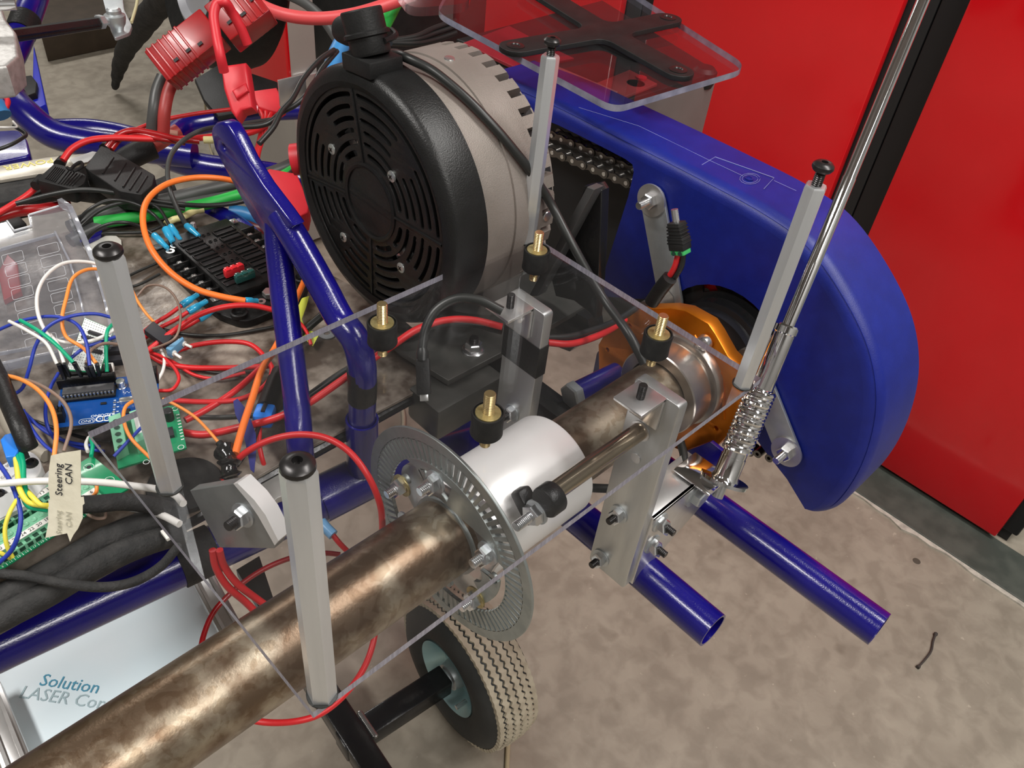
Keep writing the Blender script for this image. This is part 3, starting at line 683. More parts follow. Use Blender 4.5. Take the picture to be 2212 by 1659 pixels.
for k in range(7):
    a = math.pi / 2 * k / 6; full = offs(OP, s_in * RB * (1 - math.cos(a))); m_ = len(OP) - 1; row = []
    for i, (p, q) in enumerate(zip(OP, full)):
        f_ = min(1.0, (m_ - i) / 14.0); f_ = .12 + .88 * f_; row.append(p.lerp(q, f_) + V(RB * (1 - math.sin(a)), 0, 0))
    rows_.append(row)
rows_ = [[p + V(GXB - GX - RB, 0, 0) for p in rows_[0]]] + [[p + V(GXB - GX - RB, 0, 0) * 0 for p in r] for r in rows_]
rows_[0] = [V(GXB, p.y, p.z) for p in OP]
inner_front = rows_[-1]
# inner wall 3 mm inside
iw = [[V(GXB, p.y, p.z) for p in offs(OP, s_in * .003)], [V(GX + .003, p.y, p.z) for p in offs(OP, s_in * .004)]]
def strip(bm, rws):
    R_ = [[bm.verts.new(p) for p in r] for r in rws]
    for a, b in zip(R_, R_[1:]):
        for i in range(len(a) - 1): bm.faces.new((a[i], a[i + 1], b[i + 1], b[i]))
strip(bm, rows_); strip(bm, iw); strip(bm, [rows_[0], iw[0]])
mk('guard_rim', bm, GUARD, t, ang=60)
def yz(px, py, x=GX): p = Xp(px, py, x); return (p.y, p.z)
lower = [yz(1700, 1035), yz(1655, 978), yz(1610, 915), yz(1590, 880)]
arc = []
c_y, c_z = AY - .004, AZ - .004
a_s = math.radians(-150); 
for k in range(19):
    a = math.radians(205 - 190 * k / 18); rr = .052 + .020 * (k / 18); arc.append((c_y + rr * math.cos(a), c_z + rr * math.sin(a)))
left = [yz(1300, 640), yz(1304, 591), yz(1357, 425), yz(1369, 372), yz(1366, 355), yz(1350, 343), yz(1300, 317), yz(1240, 287), yz(1205, 270), yz(1130, 240)]
face = [(p.y, p.z) for p in inner_front] + lower + arc + left
bm = nb(); prism(bm, [V(GX, y, z) for y, z in face], (.003, 0, 0)); mk('guard_face', bm, GUARD, t, ang=60)
bm = nb(); prism(bm, [V(GXB - .002, p.y, p.z) for p in offs(OP, s_in * .005)] + [V(GXB - .002, -.20, -.17), V(GXB - .002, .0, -.20), V(GXB - .002, .20, -.20)], (.002, 0, 0)); mk('guard_back', bm, INNER, t)
# scratches and scribed outline on top
SCR2 = mat('pale_scratch', (.22, .23, .48), .6)
bm = nb()
def scr(pts, r=.00035): sweep(bm, [Zp(x, y, .0372) for x, y in pts], r, 4)
scr([(1516, 356), (1545, 339), (1672, 384), (1650, 408)]); scr([(1250, 232), (1380, 272), (1530, 345), (1605, 380)], .0002); scr([(1672, 390), (1720, 412)], .0002)
for r in (.008, .0105): scr([tuple((1620 + r / .008 * 17 * math.cos(a), 386 + r / .008 * 9 * math.sin(a))) for a in [k * .5 for k in range(13)]], .00018)
mk('scratch_marks', bm, SCR2, t)
bm = nb(); p = Zp(1618, 386, .0371); lathe(bm, p, (0, 0, 1), [(0, 0), (.0042, 0), (.0040, .0008), (.0026, .0010), (.0024, .0002), (0, .0002)], 6); mk('top_rivet', bm, GUARD, t)

# steel straps that hold the guard
def strap(label, a, b, w, bolt_at):
    """a: lower pivot, b: bolted end; both on x = .492"""
    t = thing('guard_strap', label, 'strap', tuple(a), 'zinc steel straps on the chain guard')
    d = (b - a).normalized(); s = V(0, -d.z, d.y); pl = []
    for k in range(9): an = math.pi * k / 8; pl.append(b + (s * math.cos(an) + d * math.sin(an)) * w)
    for k in range(9): an = math.pi + math.pi * k / 8; pl.append(a + (s * math.cos(an) + d * math.sin(an)) * w)
    bm = nb(); prism(bm, pl, (.003, 0, 0), .0003); g = mk('strap_plate', bm, ZINC, t)
    bm = nb(); lathe(bm, b, (-1, 0, 0), [(0, 0), (.0150, 0), (.0150, .0018), (0, .0018)], 40); mk('penny_washer', bm, ALUB, g)
    bm = nb(); hexn(bm, b + V(-.0018, 0, 0), (-1, 0, 0), .0075, .0058); mk('strap_nut', bm, BOLT, g, ang=25)
    bm = nb(); thread(bm, b + V(-.007, 0, 0), b + V(-.019, 0, 0), .0036); mk('strap_bolt', bm, BOLT, t)
    return t
XS = .4955
strap('zinc steel strap leaning upward to a nut near the guard opening', Xp(1447, 650, XS), Xp(1408, 432, XS), .0135, 0)
strap('zinc steel strap running down to a nut near the bottom of the guard', Xp(1618, 770, XS), Xp(1700, 975, XS), .0130, 0)

# chain seen through the opening: two runs of roller links
CH = mat('oily_chain_steel', (.16, .15, .14), .3, .9)
t = thing('drive_chain', 'oily black roller chain in the opening of the blue guard', 'chain', tuple(Xp(1280, 360, .53)))
def link_bm(a, b, x0):
    bm = nb(); d = (b - a).normalized(); s = V(0, -d.z, d.y)
    for x in (x0 - .0048, x0 + .0048):
        pl = []
        for k in range(7): an = math.pi * k / 6; pl.append(b + (s * math.cos(an) + d * math.sin(an)) * .0046)
        pl.append((a + b) / 2 - s * .0028)
        for k in range(7): an = math.pi + math.pi * k / 6; pl.append(a + (s * math.cos(an) + d * math.sin(an)) * .0046)
        pl.append((a + b) / 2 + s * .0028)
        prism(bm, [V(x, p.y, p.z) for p in pl], (.0014, 0, 0))
    return bm
for run, (pa, pb) in enumerate((((1180, 318), (1385, 402)), ((1200, 290), (1400, 375)))):
    x0 = .512 + .012 * run; A_ = Xp(*pa, x0); B_ = Xp(*pb, x0); L = (B_ - A_).length; n = int(L / .0127)
    for k in range(n):
        a = A_.lerp(B_, k / n); b = A_.lerp(B_, (k + 1) / n); mk('link', link_bm(a, b, x0 - (.0012 if k % 2 else 0)), CH, t)
        bm = nb(); cyl(bm, V(x0 - .0062, a.y, a.z), V(x0 + .0062, a.y, a.z), .0021, seg=12); mk('pin', bm, BOLT, t)
p = Xp(1632, 975, .50)
for k, q in enumerate(((1627, 972), (1643, 975), (1668, 984))):
    c = Xp(*q, .506); bm = nb(); tubeh(bm, c + V(-.006, 0, 0), c + V(.006, 0, 0), .0042, .0018, 16); mk('roller', bm, CH, t)

# sprocket carrier behind the hub: black drum with red sprocket
t = thing('axle_sprocket', 'black sprocket drum with red toothed plate on the axle beside the guard', 'sprocket', (.49, AY, AZ - .05))
bm = nb(); lathe(bm, (.470, AY, AZ), X1, [(AR, 0), (.036, 0), (.040, .004), (.046, .006), (.046, .016), (.050, .018), (.050, .03), (AR, .03)], 64); mk('sprocket_drum', bm, BPAINT, t)
pl = []
for k in range(34 * 4):
    a = 2 * math.pi * k / (34 * 4); pl.append(((.064 if k % 4 < 2 else .059) * math.cos(a), (.064 if k % 4 < 2 else .059) * math.sin(a)))
bm = cut_plate(circ(0, 0, .0655, 72), [circ(0, 0, .040, 40)] + [[(r_ * math.cos(a_), r_ * math.sin(a_)) for r_, a_ in ((.054, k + .0), (.0625, k + .06), (.0625, k + .26), (.054, k + .32))] for k in [j * math.pi / 4 for j in range(8)]], .003, (.507, AY, AZ), (0, 1, 0), (1, 0, 0)); mk('sprocket_guard', bm, BPAINT, t)
holes = [circ(0, 0, .046, 40)] + [circ(.0525 * math.cos(a), .0525 * math.sin(a), .0042, 12) for a in [k * math.pi / 4 for k in range(8)]]
bm = cut_plate(pl, holes, .003, (.512, AY, AZ), (0, 1, 0), (1, 0, 0)); mk('sprocket_plate', bm, mat('red_anodised_plate', (.75, .02, .03), .3, .4), t)
RR = mat('bare_steel_spacer', (.38, .33, .29), .35, .85)
bm = nb(); cyl(bm, Xp(1395, 672, .465), Xp(1395, 672, .465) + V(.030, 0, 0), .0095); mk('strap_spacer', bm, RR, t)
bm = nb(); cyl(bm, Xp(1612, 782, .470), Xp(1612, 782, .470) + V(.024, 0, 0), .0115); lathe(bm, Xp(1612, 778, .470) + V(.024, 0, 0), (1, 0, 0), [(0, 0), (.0170, 0), (.0170, .002), (0, .002)], 32); mk('strap_spacer', bm, RR, t)

# ------------------------------------------------------------------ orange bearing carrier
t = thing('bearing_carrier', 'orange anodised bearing carrier around the axle, in front of the blue guard', 'bearing carrier', (.44, AY, AZ - .06))
FX = .438
pl = [yz(px, py, FX) for px, py in ((1295, 745), (1318, 705), (1352, 684), (1398, 668), (1450, 667), (1482, 673), (1530, 700), (1545, 722), (1572, 770), (1592, 790), (1600, 830), (1592, 900), (1575, 935), (1545, 965), (1480, 975), (1400, 940), (1330, 880), (1296, 800))]
pl2 = [(y - AY, z - AZ) for y, z in pl]
OH = [yz(1361, 703, FX), yz(1313, 755, FX), yz(1540, 812, FX), yz(1548, 925, FX)]
holes = [circ(0, 0, .0415, 56)] + [circ(y - AY, z - AZ, .0030, 14) for y, z in OH]
bm = cut_plate(pl2, holes, .012, (FX + .006, AY, AZ), (0, 1, 0), (1, 0, 0), .0008); g = mk('carrier_plate', bm, ORANGE, t)
for y, z in OH: bm = nb(); thread(bm, (FX + .003, y, z), (FX + .012, y, z), .0030); mk('carrier_screw', bm, ORANGE, g)
bm = nb(); P = [Xp(px, py, FX - .001) for px, py in ((1500, 724), (1522, 762), (1534, 788), (1556, 806), (1562, 830), (1563, 905))]; sweep(bm, P, .0013, 8); mk('machined_step', bm, ORANGE, g)
bm = nb(); lathe(bm, (.402, AY, AZ), X1, [(AR + .0002, .004), (AR + .0015, 0), (.0385, 0), (.0395, .001), (.0395, .022), (.0375, .023), (.0375, .026), (.0425, .027), (.0440, .030), (.0440, .040), (AR + .001, .040)], 80); mk('bearing_sleeve', bm, mat('turned_steel', (.48, .43, .39), .28, .9, (.42, .38, .34), 60), t)
p = Xp(1524, 738, FX - .004); bm = nb(); lathe(bm, p, (-1, .0, 0), [(0, 0), (.0068, 0), (.0070, .001), (.0060, .005), (.0030, .0062), (0, .006)], 24); mk('cap_screw', bm, BOLT, t)
# blue hanger brackets that hold the carrier
t = thing('bearing_hanger', 'blue steel hanger plates welded behind the orange bearing carrier', 'bracket', (.45, AY, -.2))
HX = .452
pl = [yz(px, py, HX) for px, py in ((1325, 690), (1345, 680), (1362, 720), (1320, 790), (1318, 830), (1330, 900), (1262, 900), (1290, 760), (1310, 750), (1312, 700))]
bm = nb(); prism(bm, rounded([V(HX, y, z) for y, z in pl], .003, 2), (.004, 0, 0)); mk('hanger_plate', bm, BLUE, t)
pl = [yz(px, py, .42) for px, py in ((1480, 975), (1535, 955), (1560, 975), (1556, 1000), (1500, 1050), (1440, 1105), (1400, 1060))]
bm = nb(); prism(bm, [V(.42, y, z) for y, z in pl], (.004, 0, 0), .0005); mk('hanger_plate', bm, BLUE, t)
p = Xp(1462, 1025, .418); bm = nb(); lathe(bm, p, (-1, 0, 0), [(0, 0), (.008, 0), (.008, .003), (.004, .005), (0, .005)], 24); mk('hanger_bolt', bm, BOLT, t)
# ------------------------------------------------------------------ tray and electronics
TZ = -.110
class Fr:
    """flat work frame on a horizontal plane: millimetres along U, V and up"""
    def __init__(s, a, b, z): s.O = Zp(*a, z); s.U = (Zp(*b, z) - s.O).normalized(); s.V = V(0, 0, 1).cross(s.U); s.R = Matrix((s.U, s.V, V(0, 0, 1))).transposed()
    def p(s, u, v, h=0): return s.O + s.U * (u / 1000) + s.V * (v / 1000) + V(0, 0, h / 1000)
    def box(s, bm, u, v, h0, du, dv, dh, bev=0.0, rot=0): 
        R = s.R if not rot else s.R @ Matrix.Rotation(rot, 3, 'Z')
        box(bm, s.p(u, v, h0 + dh / 2), (du / 1000, dv / 1000, dh / 1000), R, bev / 1000)
    def lathe(s, bm, u, v, h, prof, seg=16): lathe(bm, s.p(u, v, h), (0, 0, 1), [(r / 1000, z / 1000) for r, z in prof], seg, u=s.U)
    def text(s, tx, size, u, v, h, ang=0, ext=.00008):
        U = s.U * math.cos(ang) + s.V * math.sin(ang); return text_bm(tx, size / 1000, s.p(u, v, h), U, (0, 0, 1), ext)
TRAYM = mat('stained_brown_tray', (.070, .050, .037), .42, .0, (.36, .31, .26), 32, .35, 300, detail=12, lo=.42, hi=.66, rough2=.25)
t = thing('floor_tray', 'stained brown flat tray under the loose electronics and wires', 'tray', (.05, .15, TZ - .004))
pl = [Zp(-260, 1490, TZ), Zp(0, 1345, TZ), Zp(662, 969, TZ), Zp(905, 842, TZ), Zp(1000, 800, TZ), V(.30, .12, TZ), V(.27, .27, TZ), Zp(470, 448, TZ), Zp(250, 475, TZ), Zp(-100, 560, TZ), Zp(-260, 800, TZ)]
bm = nb(); prism(bm, [V(p.x, p.y, TZ) for p in pl], (0, 0, -.003), .0004); mk('tray_sheet', bm, TRAYM, t)
bm = nb(); a, b = Zp(-200, 1460, TZ - .012), Zp(905, 850, TZ - .012); sweep(bm, [a, b], .0055, 10); mk('edge_rail', bm, BPAINT, t)

# fuse block
FB = Fr((345, 552), (529, 489), -.1095)
t = thing('fuse_block', 'black twelve-way fuse block with screw terminals and two small blade fuses', 'fuse block', tuple(FB.p(43, -62)))
bm = nb(); prism(bm, rounded([FB.p(-2, 6), FB.p(84, 6), FB.p(92, -20), FB.p(90, -118), FB.p(64, -146), FB.p(4, -146), FB.p(-8, -120), FB.p(-8, -8)], .010, 4), (0, 0, .008), .001); mk('block_base', bm, BPLASM, t)
bm = nb(); FB.box(bm, 40, -60, 8, 62, 114, 10, 1.0); mk('block_deck', bm, BPLAS, t)
rows6 = [-23 - 12.9 * k for k in range(7)]
for k, v in enumerate(rows6):
    for side in (0, 1):
        uc = 22.5 if side == 0 else 57
        bm = nb()
        for sg in (-1, 1): FB.box(bm, uc, v + sg * 3.8, 18, 21, 1.2, 1.3, .2)
        for e in (-1, 1): FB.box(bm, uc + e * 10, v, 18, 1.2, 8.4, 1.3, .2)
        mk('fuse_slot', bm, BPLAS, t)
        bm = nb(); FB.box(bm, uc, v, 17.8, 18.4, 5.0, .5); mk('slot_floor', bm, INNER, t)
    for q in (-2.6, 2.6): bm = nb(); FB.lathe(bm, 40 + q, v + 4, 18, [(1.2, 0), (1.8, 0), (1.8, .7), (1.2, .7)], 14); mk('eyelet', bm, BPLASM, t)
def pan_screw(F, u, v, h, par, m=SILV, r=3.2, tab=True):
    bm = nb(); F.lathe(bm, u, v, h, [(0, 0), (r, 0), (r, .9), (r * .82, 1.9), (r * .4, 2.3), (0, 2.3)], 16)
    F.box(bm, u, v, h + 2.1, r * 1.3, .6, .45, rot=.5); F.box(bm, u, v, h + 2.1, .6, r * 1.3, .45, rot=.5)
    o = mk('terminal_screw', bm, m, par)
    if tab: bm = nb(); F.box(bm, u - 1, v, h - 1, 9, 6.4, .9, .2); mk('terminal_tab', bm, m, o)
    return o
for k in range(6):
    v = -37 - 13.1 * k
    pan_screw(FB, 2.5, v, 9.5, t); pan_screw(FB, 78.5, v + 5, 9.5, t)
    for u, vv in ((1.5, v + 6.4), (79.5, v + 11.4)): bm = nb(); FB.box(bm, u, vv, 8, 15, 1.5, 7, .2); mk('divider', bm, BPLAS, t)
bm = nb(); FB.box(bm, 40, .5, 9, 86, 8, 1.2, .2); bus = mk('bus_strip', bm, SILV, t)
for k in range(8): pan_screw(FB, 6 + 10.2 * k, -1.5 + .4 * k * 0, 10.5, bus if False else t, tab=False)
bm = nb(); thread(bm, FB.p(38, 1, 10), FB.p(38, 1, 22), .0026, .0012); hexn(bm, FB.p(38, 1, 10), (0, 0, 1), .0046, .004); mk('ground_stud', bm, SILV, t)
FUR = mat('red_fuse_body', (.80, .03, .04), .2, coat=.5); FUG = mat('dark_green_fuse_body', (.02, .10, .09), .15, coat=.5)
def mini_fuse(label, u, v, m):
    o = thing('blade_fuse', label, 'fuse', tuple(FB.p(u, v, 18)), 'blade fuses in the fuse block')
    bm = nb(); FB.box(bm, u, v, 19.5, 19, 5, 8, 1.0); mk('fuse_body', bm, m, o)
    for e in (-1, 0, 1): bm = nb(); FB.box(bm, u + 6 * e, v, 26.5, 4.4, 5.6, 1.8, .5); mk('fuse_cap', bm, m, o)
mini_fuse('red blade fuse plugged into the black fuse block', 27, -93, FUR)
mini_fuse('dark green blade fuse plugged into the black fuse block', 30, -106, FUG)
bm = nb(); FB.lathe(bm, 40, -128, 8, [(0, 0), (3, 0), (3, 7), (2.4, 7.4), (0, 7.4)]); hexn(bm, FB.p(40, -128, 11), (0, 0, 1), .0062, .005); mk('feed_stud', bm, SILV, t)
bm = nb(); FB.lathe(bm, 6, -134, 8, [(3.0, 0), (7.5, 0), (7.5, 3.5), (6.2, 4.2), (3.0, .4)], 24); mk('mount_ear', bm, BPLASM, t)
bm = nb(); FB.lathe(bm, 78, -122, 8, [(3.0, 0), (7.5, 0), (7.5, 3.5), (6.2, 4.2), (3.0, .4)], 24); mk('mount_ear', bm, BPLASM, t)

# microcontroller board (its print stands upside down for the camera)
AF = Fr((118, 938), (218, 926), -.0900)
t = thing('microcontroller_board', 'blue microcontroller board with white print, upside down to the camera', 'circuit board', tuple(AF.p(34, 27, 0)))
bm = nb(); prism(bm, [AF.p(0, 1), AF.p(68.6, 1), AF.p(68.6, 53), AF.p(2, 53), AF.p(0, 51)], (0, 0, .0016)); mk('board', bm, PCBB, t)
bm = nb(); AF.box(bm, 19, -1.5, 1.6, 36, 3.6, 4.0, .2); mk('pin_header', bm, BPLAS, t)
bm = nb(); AF.box(bm, 19, 48, 1.6, 40, 4.4, 8.5, .2); mk('pin_header', bm, BPLAS, t)
bm = nb(); AF.box(bm, 19, 55, 4, 34, 8, 7, .2); mk('stacked_header', bm, BPLAS, t)
bm = nb(); AF.box(bm, 21, 36, 2.6, 36.5, 12, 1.8, .2); mk('chip_socket', bm, BPLASM, t)
bm = nb(); AF.box(bm, 21, 36.6, 4.6, 35, 7.4, 3.4, .3); ch = mk('chip', bm, mat('chip_epoxy', (.055, .055, .058), .35), t)
for k in range(14):
    for v in (32.4, 41): bm = nb(); AF.box(bm, 4.6 + 2.54 * k, v, 4.2, 1.2, 1.3, 2.6, .1); mk('chip_leg', bm, SILV, ch)
bm = nb(); AF.box(bm, 3, 13, 1.6, 7, 8, 9, .3); mk('programming_header', bm, BPLASM, t)
for k in range(6): bm = nb(); AF.box(bm, 1.2 + 2.54 * (k % 3), 11.4 + 3 * (k // 3), 10, .7, .7, 4); mk('header_pin', bm, BPLASM, t)
for u, v in ((42.5, 41.5), (51, 41.2)):
    bm = nb(); AF.lathe(bm, u, v, 1.6, [(0, 0), (3.6, 0), (3.6, .6), (3.2, .9), (3.2, 6), (2.9, 6.3), (0, 6.3)], 24); mk('capacitor', bm, SILV, t)
bm = nb(); prism(bm, rounded([AF.p(42, 21, 1.6), AF.p(52, 21, 1.6), AF.p(52, 26, 1.6), AF.p(42, 26, 1.6)], .0024, 4), (0, 0, .0034), .0003); mk('crystal', bm, SILV, t)
bm = nb(); AF.box(bm, 62, 12, 1.6, 13, 12, 10, .4); mk('data_socket', bm, SILV, t)
bm = nb(); AF.box(bm, 62, 45, 1.6, 14, 9, 11, .4); mk('power_socket', bm, BPLAS, t)
pr = nb(); W_ = 1.62
def halo(cx, cy, r, w=.9): AF.lathe(pr, cx, cy, W_, [(r - w, 0), (r, 0), (r, .12), (r - w, .12), (r - w, 0)], 24)
merge(pr, AF.text('ARDUINO', 3.5, 31, 12.6, W_, math.pi)); merge(pr, AF.text('UNO', 3.7, 21, 8.0, W_, math.pi))
halo(29.5, 8.6, 3.0, .9); halo(34.2, 8.6, 3.0, .9); merge(pr, AF.text('-', 3, 34.2, 8.6, W_)); merge(pr, AF.text('+', 2.6, 29.5, 8.6, W_))
pl = rounded([AF.p(15.5, 5.6, W_), AF.p(26, 5.6, W_), AF.p(26, 10.5, W_), AF.p(15.5, 10.5, W_)], .0024, 4); sweep(pr, pl + [pl[0]], .00018, 4)
for k in range(14): AF.box(pr, 4.6 + 2.54 * k, 44.5, W_, .7, 1.1, .1)
for k in range(9): AF.box(pr, 38.5 + (k % 2) * 2.4, 27 - 2.5 * k, W_, 1.5, .7, .15)
for k in range(6): AF.box(pr, 44 + 1.3 * k, 35.2 - (k % 2) * 1.2, W_, .6, .9, .1)
po = mk('white_print', pr, WPRINT, t, smooth=False); po['kind'] = 'stuff'
for u, v, a, b in ((38.6, 24, 2, 1.2), (38.6, 19, 2, 1.2), (38.6, 14, 2, 1.2), (47, 13, 5, 5), (31, 24.5, 4, 2)): bm = nb(); AF.box(bm, u, v, 1.6, a, b, 1, .1); mk('small_chip', bm, INNER if a > 3 else SILV, t)
# green prototype board under and behind
t = thing('prototype_board', 'white perforated prototyping board with soldered black parts, above the blue board', 'circuit board', tuple(Zp(195, 745, -.085)))
q = [(183, 686), (246, 712), (216, 806), (143, 800)]; PZ = -.0785
P4 = [Zp(*a, PZ) for a in q]
bm = nb(); prism(bm, P4, (0, 0, -.0016)); mk('board', bm, PCBG, t)
ctr = sum(P4, Vector()) / 4
bm = nb(); prism(bm, [V(*(ctr + (p - ctr) * .97)) + V(0, 0, .0001) for p in P4], (0, 0, .0004)); mk('tinned_face', bm, PCBW, t)
bm = nb()
for i in range(12):
    for j in range(18):
        a, b = (i + .7) / 12.4, (j + .7) / 18.4; p = P4[0].lerp(P4[1], a).lerp(P4[3].lerp(P4[2], a), b) + V(0, 0, .0004); lathe(bm, p, (0, 0, 1), [(0, 0), (.00038, 0), (.00038, .0002), (0, .0002)], 6)
o = mk('drill_holes', bm, INK, t); o['kind'] = 'stuff'
for k, (b, a0, a1) in enumerate(((.26, .3, .95), (.38, .15, .8), (.5, .1, .7), (.60, .45, .9))):
    A_ = P4[0].lerp(P4[3], b).lerp(P4[1].lerp(P4[2], b), a0); B_ = P4[0].lerp(P4[3], b).lerp(P4[1].lerp(P4[2], b), a1)
    bm = nb(); box(bm, (A_ + B_) / 2 + V(0, 0, .0016), ((B_ - A_).length, .0026, .003), M3(B_ - A_, V(0, 0, 1).cross(B_ - A_)), .0003); mk('solder_part', bm, INK, t)
for px, py, w in ((240, 735, .016), (243, 760, .020), (240, 780, .018)):
    bm = nb(); p = Zp(px, py, -.088); box(bm, p, (w, .006, .006), AF.R, .0003); mk('pin_block', bm, INK, t)
    bm = nb(); box(bm, p + V(0, .004, -.001), (w, .002, .005), AF.R); mk('gold_pins', bm, GOLD, t)
bm = nb(); box(bm, Zp(228, 797, -.088), (.012, .008, .006), AF.R, .001); mk('white_part', bm, NYLON, t)
# jumper connectors
def jumper(label, a, b, m=INK, w=.0026):
    A_ = Zp(*a, -.060); B_ = Zp(*b, -.078); bm = nb(); box(bm, (A_ + B_) / 2, ((B_ - A_).length, w, w), M3(B_ - A_, RX), .0002); top('jumper_plug', bm, BPLAS, label, 'connector', 'black jumper wire plugs')
JL = 'small black jumper plug on the blue board header, '
for lab, a, b in (('leftmost of the row', (127, 786), (140, 818)), ('with the second white wire', (138, 784), (150, 812)), ('on the teal green wire', (160, 783), (176, 812)), ('on the brown wire', (186, 790), (196, 812)), ('on the dark blue wire', (196, 790), (205, 812)), ('on the thin orange wire', (209, 786), (215, 810))):
    jumper(JL + lab, a, b)

# screw terminal board
SF = Fr((0, 1227), (182, 1112), -.085)
t = thing('terminal_board', 'long green screw terminal board with numbered white strips', 'circuit board', tuple(SF.p(30, 20, 0)))
bm = nb(); SF.box(bm, 21, 20.5, -1.6, 133, 43, 1.6, .2); mk('board', bm, PCBG, t)
for k, (v0, u0) in enumerate(((3, 6), (25, 16))):
    bm = nb(); SF.box(bm, 13, v0 + 7.5, 0, 114, 12.5, 7.5, .3); row = mk('terminal_row', bm, TERM, t)
    bm = nb(); SF.box(bm, 13, v0 + 3.1, 7.4, 112, 4.4, .6, .1); mk('number_strip', bm, NYLON, row)
    bm = nb(); SF.box(bm, 13, v0 - .2, 0, 114, 4.0, 5.4, .3); mk('wire_ledge', bm, TERM, row)
    for j in range(22):
        u = -40.5 + 5.08 * j
        bm = nb(); SF.box(bm, u, v0 - 2.1, 1.2, 3.4, .6, 3.2); SF.box(bm, u, v0 - .4, 5.3, 3.1, 2.9, .25); mk('wire_opening', bm, DTERM, t)
        bm = nb(); SF.lathe(bm, u, v0 + 9.4, 7.5, [(0, .15), (1.7, .15), (1.9, .4), (1.5, .6), (0, -.3)], 14); mk('clamp_screw', bm, DTERM if j % 1 else TERM, t)
pr = nb()
for j, n_ in enumerate((30, 28, 26, 24, 22, 20, 18, 16, 14, 12, 10, 8, 6)): merge(pr, SF.text(str(n_), 3.5, 5.3 + 5.05 * j, 6.0, 8.05, ext=.0001))
for j, n_ in enumerate((25, 23, 21, 19, 17, 15, 13, 11, 9, 7, 5, 3, 1)): merge(pr, SF.text(str(n_), 3.5, 15 + 5.05 * j, 28.0, 8.05, ext=.0001))
for o_ in (mk('strip_numbers', pr, INK, t, smooth=False),): o_['kind'] = 'stuff'
pr = nb()
for j, n_ in enumerate(range(5, 35, 2)): merge(pr, SF.text(str(n_), 2.3, -8.5 + 5.0 * j, -.3, .02, ext=.00008)); SF.box(pr, -6 + 5.0 * j, -.3, 0, .3, 2.4, .1)
for u, v in ((80, 34), (82, 14)): SF.lathe(pr, u, v, .02, [(3.0, 0), (3.3, 0), (3.3, .1), (3.0, .1), (3.0, 0)], 28)
o_ = mk('white_print', pr, WPRINT, t, smooth=False); o_['kind'] = 'stuff'
for u, v in ((80, 34), (82, 14)): bm = nb(); SF.lathe(bm, u, v, .0, [(0, .05), (1.6, .05), (1.6, .1), (0, .1)], 20); mk('mount_hole', bm, INK, t)
bm = nb(); SF.box(bm, 66, 21.5, 0, 8, 4, 6, .3); mk('black_socket', bm, BPLAS, t)

# white module behind the terminal board
t = thing('white_module', 'white module with black corner screws, left edge, behind the terminal board', 'module', tuple(SF.p(5, 60, -8)))
bm = nb(); prism(bm, rounded([Zp(*q, -.078) for q in ((-110, 1060), (-10, 1012), (60, 970), (84, 985), (92, 1012), (64, 1052), (-10, 1095), (-110, 1150))], .006, 4), (0, 0, -.022), .001); mk('module_case', bm, mat('matt_white_case', (.80, .80, .79), .45), t)
for px, py in ((69, 1002), (0, 1070)): p = Zp(px, py, -.0778); bm = nb(); lathe(bm, p, (0, 0, 1), [(0, .001), (.0016, .001), (.0022, .003), (.0034, .0026), (.0042, .001), (.0042, 0), (0, 0)], 20); mk('corner_screw', bm, DARKBOLT, t)
pr = nb(); md = (Zp(20, 1005, -.0778) - Zp(0, 1019, -.0778)).normalized()
for tx, x, y in (('000', 18, 1004), ('124', 10, 1018), ('CA', 7, 1030), ('.com', 28, 1028)): merge(pr, text_bm(tx, .0028, Zp(x, y, -.0776), md, (0, 0, 1), .0001))
o_ = mk('grey_print', pr, INKF, t, smooth=False); o_['kind'] = 'stuff'
bm = nb(); prism(bm, [Zp(*q, -.076) for q in ((-20, 1078), (82, 1040), (110, 1010), (124, 1020), (60, 1090), (-20, 1130))], (0, 0, -.012), .0005); mk('ribbon_socket', bm, mat('light_grey_socket', (.55, .56, .55), .5), t)

# small green relay board seen through the sheet's corner
RFm = Fr((258, 1010), (403, 968), -.088)
t = thing('relay_board', 'small green board with terminals, under the left corner of the clear sheet', 'circuit board', tuple(RFm.p(25, 18)))
P4 = [Zp(*q, -.088) for q in ((236, 905), (384, 873), (403, 967), (255, 1012))]
bm = nb(); prism(bm, P4, (0, 0, -.0016)); mk('board', bm, PCBG, t)
def rq(name, pts, h, m, z0=-.088, bev=.0003): bm = nb(); prism(bm, [Zp(*q, z0) for q in pts], (0, 0, h), bev); return mk(name, bm, m, t)
tb = rq('terminal_block', ((240, 922), (266, 912), (280, 982), (254, 996)), .010, TERM)
for k in range(5):
    p = Zp(250 + 2.6 * k, 917 - 7 + 14 * k, -.0778); bm = nb(); lathe(bm, p, (0, 0, 1), [(0, 0), (.0017, 0), (.0020, .0003), (0, .0004)], 14); mk('clamp_screw', bm, DTERM, tb)
rq('relay', ((286, 915), (318, 905), (332, 968), (300, 982)), .012, TERM)
rq('relay_label', ((294, 920), (308, 915), (318, 958), (304, 964)), .0125, WPRINT)
p = Zp(366, 905, -.088); bm = nb(); lathe(bm, p, (0, 0, 1), [(0, 0), (.0036, 0), (.0036, .0085), (.003, .009), (0, .009)], 22); mk('capacitor', bm, BPLAS, t)
for q in (((362, 930), (374, 927), (378, 945), (366, 948)),): rq('driver_chip', q, .003, INK)
pr = nb()
for px, py in ((378, 883), (391, 966), (316, 998)): lathe(pr, Zp(px, py, -.0879), (0, 0, 1), [(.0018, 0), (.0022, 0), (.0022, .0001), (.0018, .0001), (.0018, 0)], 22)
for k in range(9): box(pr, Zp(384 + k * 1.3, 896 + 6.6 * k, -.0879), (.0022, .0008, .0002), RFm.R)
